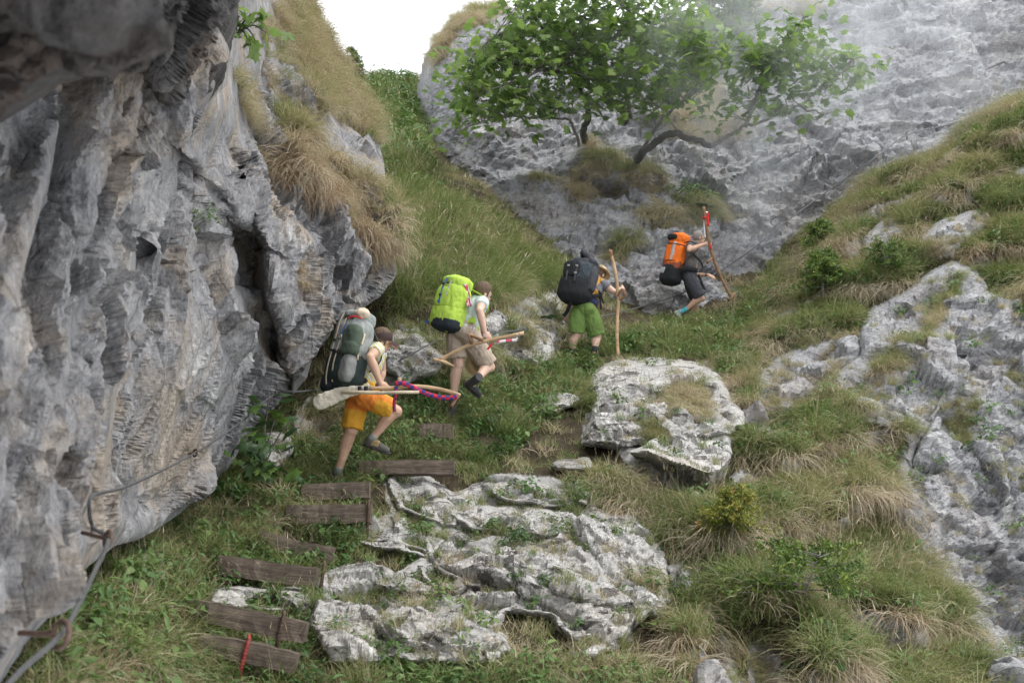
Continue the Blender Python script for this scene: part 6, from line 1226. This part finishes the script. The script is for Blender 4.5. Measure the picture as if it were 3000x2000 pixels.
for a0 in (-.02, .12): band('strap', [at(F, .98, a0, .15), at(F, .8, a0, .20), at(F, .6, a0, .215), at(F, .40, a0, .20)], .016, M['charcoal'], pk, .004, F[2])
for a0, t in ((-.02, .78), (-.02, .6), (.12, .78)): mm = MB(); mm.box(at(F, t, a0, .222), [F[2], F[1], F[3]], (.022, .016, .007)); mm.obj('buckle', M['midgrey'], pk)
band('strap', [at(F, .62, .24, .05), at(F, .68, .29, .02), at(F, .60, .31, .0), at(F, .52, .29, .02)], .008, M['black'], pk, .003, F[3]); band('strap', [at(F, .30, .27, .06), at(F, .1, .30, .04), at(F, -.02, .31, .0)], .007, M['black'], pk, .003, F[3]); band('strap', [j3(545, 695, -.12), j3(580, 785, -.10)], .026, M['yellow'], pk, .005, SXv)
band('hip_belt', [at(F, .20, -.24, -.06), K['j']['pelvis'] + K['r'] * .20 + K['u'] * .24, K['j']['pelvis'] + K['f'] * .16 + K['u'] * .22], .03, M['black'], pk, .010, K['u']); band('shoulder_strap', [at(F, .45, -.22, -.05), j3(640, 630, -.05), j3(720, 605, .0), j3(780, 560, .12)], .022, M['black'], pk, .008, SYv); band('strap', [j3(722, 620, -.06), j3(735, 720, -.06), j3(748, 850, -.05)], .014, M['black'], pk, .003, SXv); band('strap', [j3(738, 640, -.06), j3(755, 710, -.06), j3(775, 780, -.05)], .013, M['black'], pk, .003, SXv)
band('strap', [at(F, .05, -.02, .14), j3(340, 870, -.05), j3(290, 930, -.02)], .03, M['black'], pk, .006, SXv)
D3 = D - .30
def z3(pts, dd=0): return [J(*q3(*p[:2]), D3 + dd + (p[2] if len(p) > 2 else 0)) for p in pts]
sc_ = empty('scythe_shaft', z3([(950, 1400)])[0].tolist(), 'tall upright pale scythe shaft used as a staff by the hiker in green shorts', 'scythe')
m = MB(); m.tube(smoothpath(z3([(850, 150), (885, 250), (925, 430), (945, 600), (956, 740), (945, 900), (938, 1100), (943, 1260), (952, 1410)]), 4), [(.026, .017)] * 33, 8, True, None, SXv); m.obj('shaft', M['ash'], sc_)
m = MB(); m.tube(z3([(838, 138, 0), (862, 150), (874, 212)]), [(.03, .022), (.034, .024), (.022, .02)], 8); m.obj('grip', M['oak'], sc_); m = MB(); m.tube(smoothpath(z3([(950, 690), (1000, 618, -.06), (1035, 660, -.06), (1010, 705, -.03), (965, 722)]), 4), [(.03, .02)] * 17, 8, True, None, SYv); m.obj('grip', M['oak'], sc_)
# ================= hiker 4: orange pack, dark shorts
D = 19.15
def q4(x, y): return 1890 + x / 4.239, 580 + y / 4.239
def j4(x, y, dd=0): return J(*q4(x, y), D + dd)
M['dshort'] = cloth_mat('charcoal_shorts', (.052, .054, .065), .1); M['gshirt'] = cloth_mat('grey_shirt', (.125, .118, .115), .1); M['tsock'] = cloth_mat('turquoise_sock', (.06, .36, .45), .1); M['shoe4'] = cloth_mat('grey_blue_shoe', (.25, .33, .33))
sp = dict(label='grey-haired hiker in charcoal shorts and grey shirt climbing highest, beside the cliff', skin=M['skin'], sc=1.06,
 j=dict(base=j4(560, 1480), pelvis=j4(540, 930), neck=j4(600, 545, .02), head=j4(668, 500, .0), shR=j4(565, 590, -.16), shL=j4(610, 580, .24), elR=j4(545, 645, -.40), wrR=j4(745, 568, -.34), elL=j4(620, 960, .34), wrL=j4(775, 955, .15),
   hipR=j4(535, 975, -.09), hipL=j4(545, 975, .10), knR=j4(700, 1248, -.15), anR=j4(478, 1398, -.10), knL=j4(640, 1270, .25), anL=j4(600, 1470, .3)),
 hu=scr(.10, .97, .1), hf=scr(.93, -.22, .12), handR=(scr(.9, .25, .2), scr(.3, -.3, .9), -1, 1.0), handL=(scr(.92, -.3, .1), scr(0, -.6, .7), 1, .35),
 footR=(j4(345, 1425, -.10), j4(425, 1530, -.12)), footL=(j4(560, 1500, .3), j4(680, 1510, .3)), hemR=.90, hemL=.9, loose=1.18, sleeve=.35,
 shirt=[M['gshirt']], shorts=[M['dshort']], shoe=[M['shoe4'], M['tsock']], sole=M['sole'], sock=M['tsock'], sock_h=.08)
rt, K = person(sp); hair(rt, K, M['hair_g']); H, hf, hu, hr = K['H'], K['hf'], K['hu'], K['hr']
gl = MB(); 
for sg in (-1, 1): gl.ell(H + hu * .115 + hf * .045 + hr * sg * .035, (.032, .012, .024), K['HA'], 12, 8); gl.tube([H + hu * .115 + hf * .045 + hr * sg * .065, H + hu * .06 - hf * .03 + hr * sg * .088], .004, 5)
gl.obj('sunglasses', M['blackpl'], rt)
m = MB(); w = K['j']['wrL']; e = K['j']['elL']; t = nrm(w - e); m.tube([w - t * .04, w - t * .005], [.034, .033], 12); m.obj('wristwatch', M['blackpl'], rt)
F = packframe(j4(300, 1060, -.02), j4(425, 480, .04), scr(-.80, .15, -.58), D)
pk = empty('rucksack', F[0].tolist(), 'orange and black rucksack with a silver stripe on the highest hiker', 'rucksack')
section('lower_compartment', F, -.03, .36, .21, .17, M['black'], pk, 0, 0, .010, .9, .6, .72, 31); section('upper_compartment', F, .30, .90, .20, .145, M['orange'], pk, 0, 0, .012, .8, .9, .68, 32); section('lid', F, .86, 1.06, .185, .15, M['orange'], pk, -.02, 0, .016, .6, .9, .7, 33); section('panel', F, .27, .44, .204, .148, M['rustf'], pk, .003, 0, .008, .97, .97, .68, 34); section('lid_trim', F, .90, 1.02, .165, .155, M['black'], pk, .012, .04, .01, .7, .8, .7, 36)
section('stripe', F, .46, .84, .05, .03, M['silver'], pk, .125, -.06, .004, .9, .9, .7, 35); section('side_pocket', F, .12, .34, .10, .07, M['silver'], pk, .10, .06, .008, .5, .9, .75, 37); section('back_panel', F, .02, .95, .16, .03, M['black'], pk, -.15, 0, .004, .8, .8, .7, 38)
for t0, t1 in ((.45, .45), (.82, .80)): band('strap', [at(F, t0, .20, .04), at(F, t0, .12, .135), at(F, (t0 + t1) / 2, -.03, .158), at(F, t1, -.16, .12), at(F, t1, -.21, .0)], .010, M['black'], pk, .004, F[1])
band('strap', [at(F, .86, .12, .12), at(F, .7, .17, .10), at(F, .48, .19, .09), at(F, .34, .2, .09)], .014, M['black'], pk, .004, F[2]); band('shoulder_strap', [j4(490, 560, -.16), j4(540, 540, -.2), j4(620, 560, -.22), j4(650, 640, -.22), j4(600, 690, -.24), j4(470, 820, -.2), j4(400, 900, -.16)], .022, M['black'], pk, .007, SZv)
band('hip_belt', [at(F, .22, -.16, -.02), j4(480, 880, -.25), j4(560, 880, -.25), j4(650, 900, -.16)], .045, M['black'], pk, .010, K['u']); band('strap', [j4(600, 700, -.24), j4(690, 790, -.22), j4(715, 860, -.2)], .016, M['black'], pk, .003, SXv); band('strap', [j4(660, 950, -.2), j4(700, 1050, -.2), j4(740, 1140, -.2)], .022, M['black'], pk, .003, SXv)
D4 = D - .36
def z4p(pts, dd=0): return [J(*q4(*p[:2]), D4 + dd + (p[2] if len(p) > 2 else 0)) for p in pts]
sc_ = empty('scythe_shaft', z4p([(790, 500)])[0].tolist(), 'brown scythe shaft with a red strap and folded blade held up by the highest hiker', 'scythe')
m = MB(); m.tube(smoothpath(z4p([(724, 110), (756, 300), (788, 500), (828, 680), (895, 870), (975, 1050), (1070, 1240)]), 4), [(.030, .020)] * 25, 8, True, None, SXv); m.obj('shaft', M['oak'], sc_)
m = MB(); m.tube(z4p([(768, 806, -.06), (815, 762, -.02), (852, 708, .05)]), [.03, .022, .03], 8); m.obj('grip', M['oak'], sc_); m = MB(); m.tube(z4p([(1036, 1268, -.06), (1070, 1240, -.02), (1112, 1182, .05)]), [.034, .024, .03], 8); m.obj('grip', M['oak'], sc_)
band('blade', z4p([(770, 170, .02), (740, 260, .02), (738, 380, .02), (750, 505, .02)]), .022, M['metal'], sc_, .003, SXv); band('blade_cover', z4p([(775, 180, -.03), (780, 240, -.03), (782, 350, -.03)]), .022, M['red'], sc_, .006, SXv); m = MB(); m.tube(z4p([(738, 235), (742, 255)], -.0), [.045, .045], 10); m.obj('strap', M['red'], sc_); band('strap', z4p([(808, 575, -.03), (825, 645, -.03)]), .012, M['red'], sc_, .003, SXv)
print('people', round(time.time() - T0, 1))
# ------------------------------------------------------------------ thin smoke drifting in front of the cliff: one cloud, thick in the middle and thinning out to nothing
def smoke():
    blobs = [(2140, 130, 420, 240, 2.1), (2300, 300, 300, 220, 1.5), (2215, 520, 110, 260, 1.5), (2560, 60, 420, 200, 1.3), (2000, 330, 240, 120, .5), (2750, 260, 330, 180, .6)]
    gx, gy = np.meshgrid(np.arange(1500, 3400, 14.), np.arange(-420, 900, 14.)); sh = gx.shape; X = gx.ravel(); Y = gy.ravel(); T = np.zeros(X.shape)
    for px, py, rx, ry, a in blobs: T += a * np.exp(-((X - px) / rx) ** 2 - ((Y - py) / ry) ** 2)
    q = np.stack([X / 260, Y / 200, X * 0 + 2.], -1); T = T * np.clip(1 + 1.1 * fbm(q + .4 * fbm(q * .8 + 9, 2)[:, None], 4), .12, 2.4)
    T = np.minimum(np.maximum(T - .03, 0), 3.4); D0 = 21.75 + .5 * perlin(q * .6 + 4) - .55 * np.exp(-((Y - 560) / 240) ** 2)
    ok = (T > 0).reshape(sh); cell = ok[:-1, :-1] & ok[1:, :-1] & ok[:-1, 1:] & ok[1:, 1:]; idx = np.arange(X.size).reshape(sh)
    Q = np.stack([idx[1:, :-1][cell], idx[1:, 1:][cell], idx[:-1, 1:][cell], idx[:-1, :-1][cell]], 1); u = np.unique(Q); rm = np.full(X.size, -1); rm[u] = np.arange(len(u)); Q = rm[Q]; X, Y, T, D0 = X[u], Y[u], T[u], D0[u]
    E = np.concatenate([Q[:, [k, (k + 1) % 4]] for k in range(4)]); ks = np.sort(E, 1); key = ks[:, 0] * len(X) + ks[:, 1]; _, inv, cnt = np.unique(key, return_inverse=True, return_counts=True); B = E[cnt[inv] == 1]
    n = len(X); F_, K_ = Pn(X, Y, D0 - T * .5 - .004), Pn(X, Y, D0 + T * .5 + .004)
    V = np.concatenate([F_, K_]); QQ = np.concatenate([Q, Q[:, ::-1] + n, np.stack([B[:, 1], B[:, 0], B[:, 0] + n, B[:, 1] + n], 1)])
    mt = bpy.data.materials.new('smoke'); mt.use_nodes = True; nt = mt.node_tree
    for nn in list(nt.nodes): nt.nodes.remove(nn)
    v = nd(nt, 'ShaderNodeVolumePrincipled'); v.inputs['Color'].default_value = (.92, .95, 1, 1); v.inputs['Density'].default_value = .115; v.inputs['Anisotropy'].default_value = .1
    o = nd(nt, 'ShaderNodeOutputMaterial'); nt.links.new(v.outputs[0], o.inputs['Volume'])
    me = npmesh('smoke', V, QQ); me.materials.append(mt); ob = link('smoke', me); ob['kind'] = 'stuff'
smoke()
print('done', round(time.time() - T0, 1))
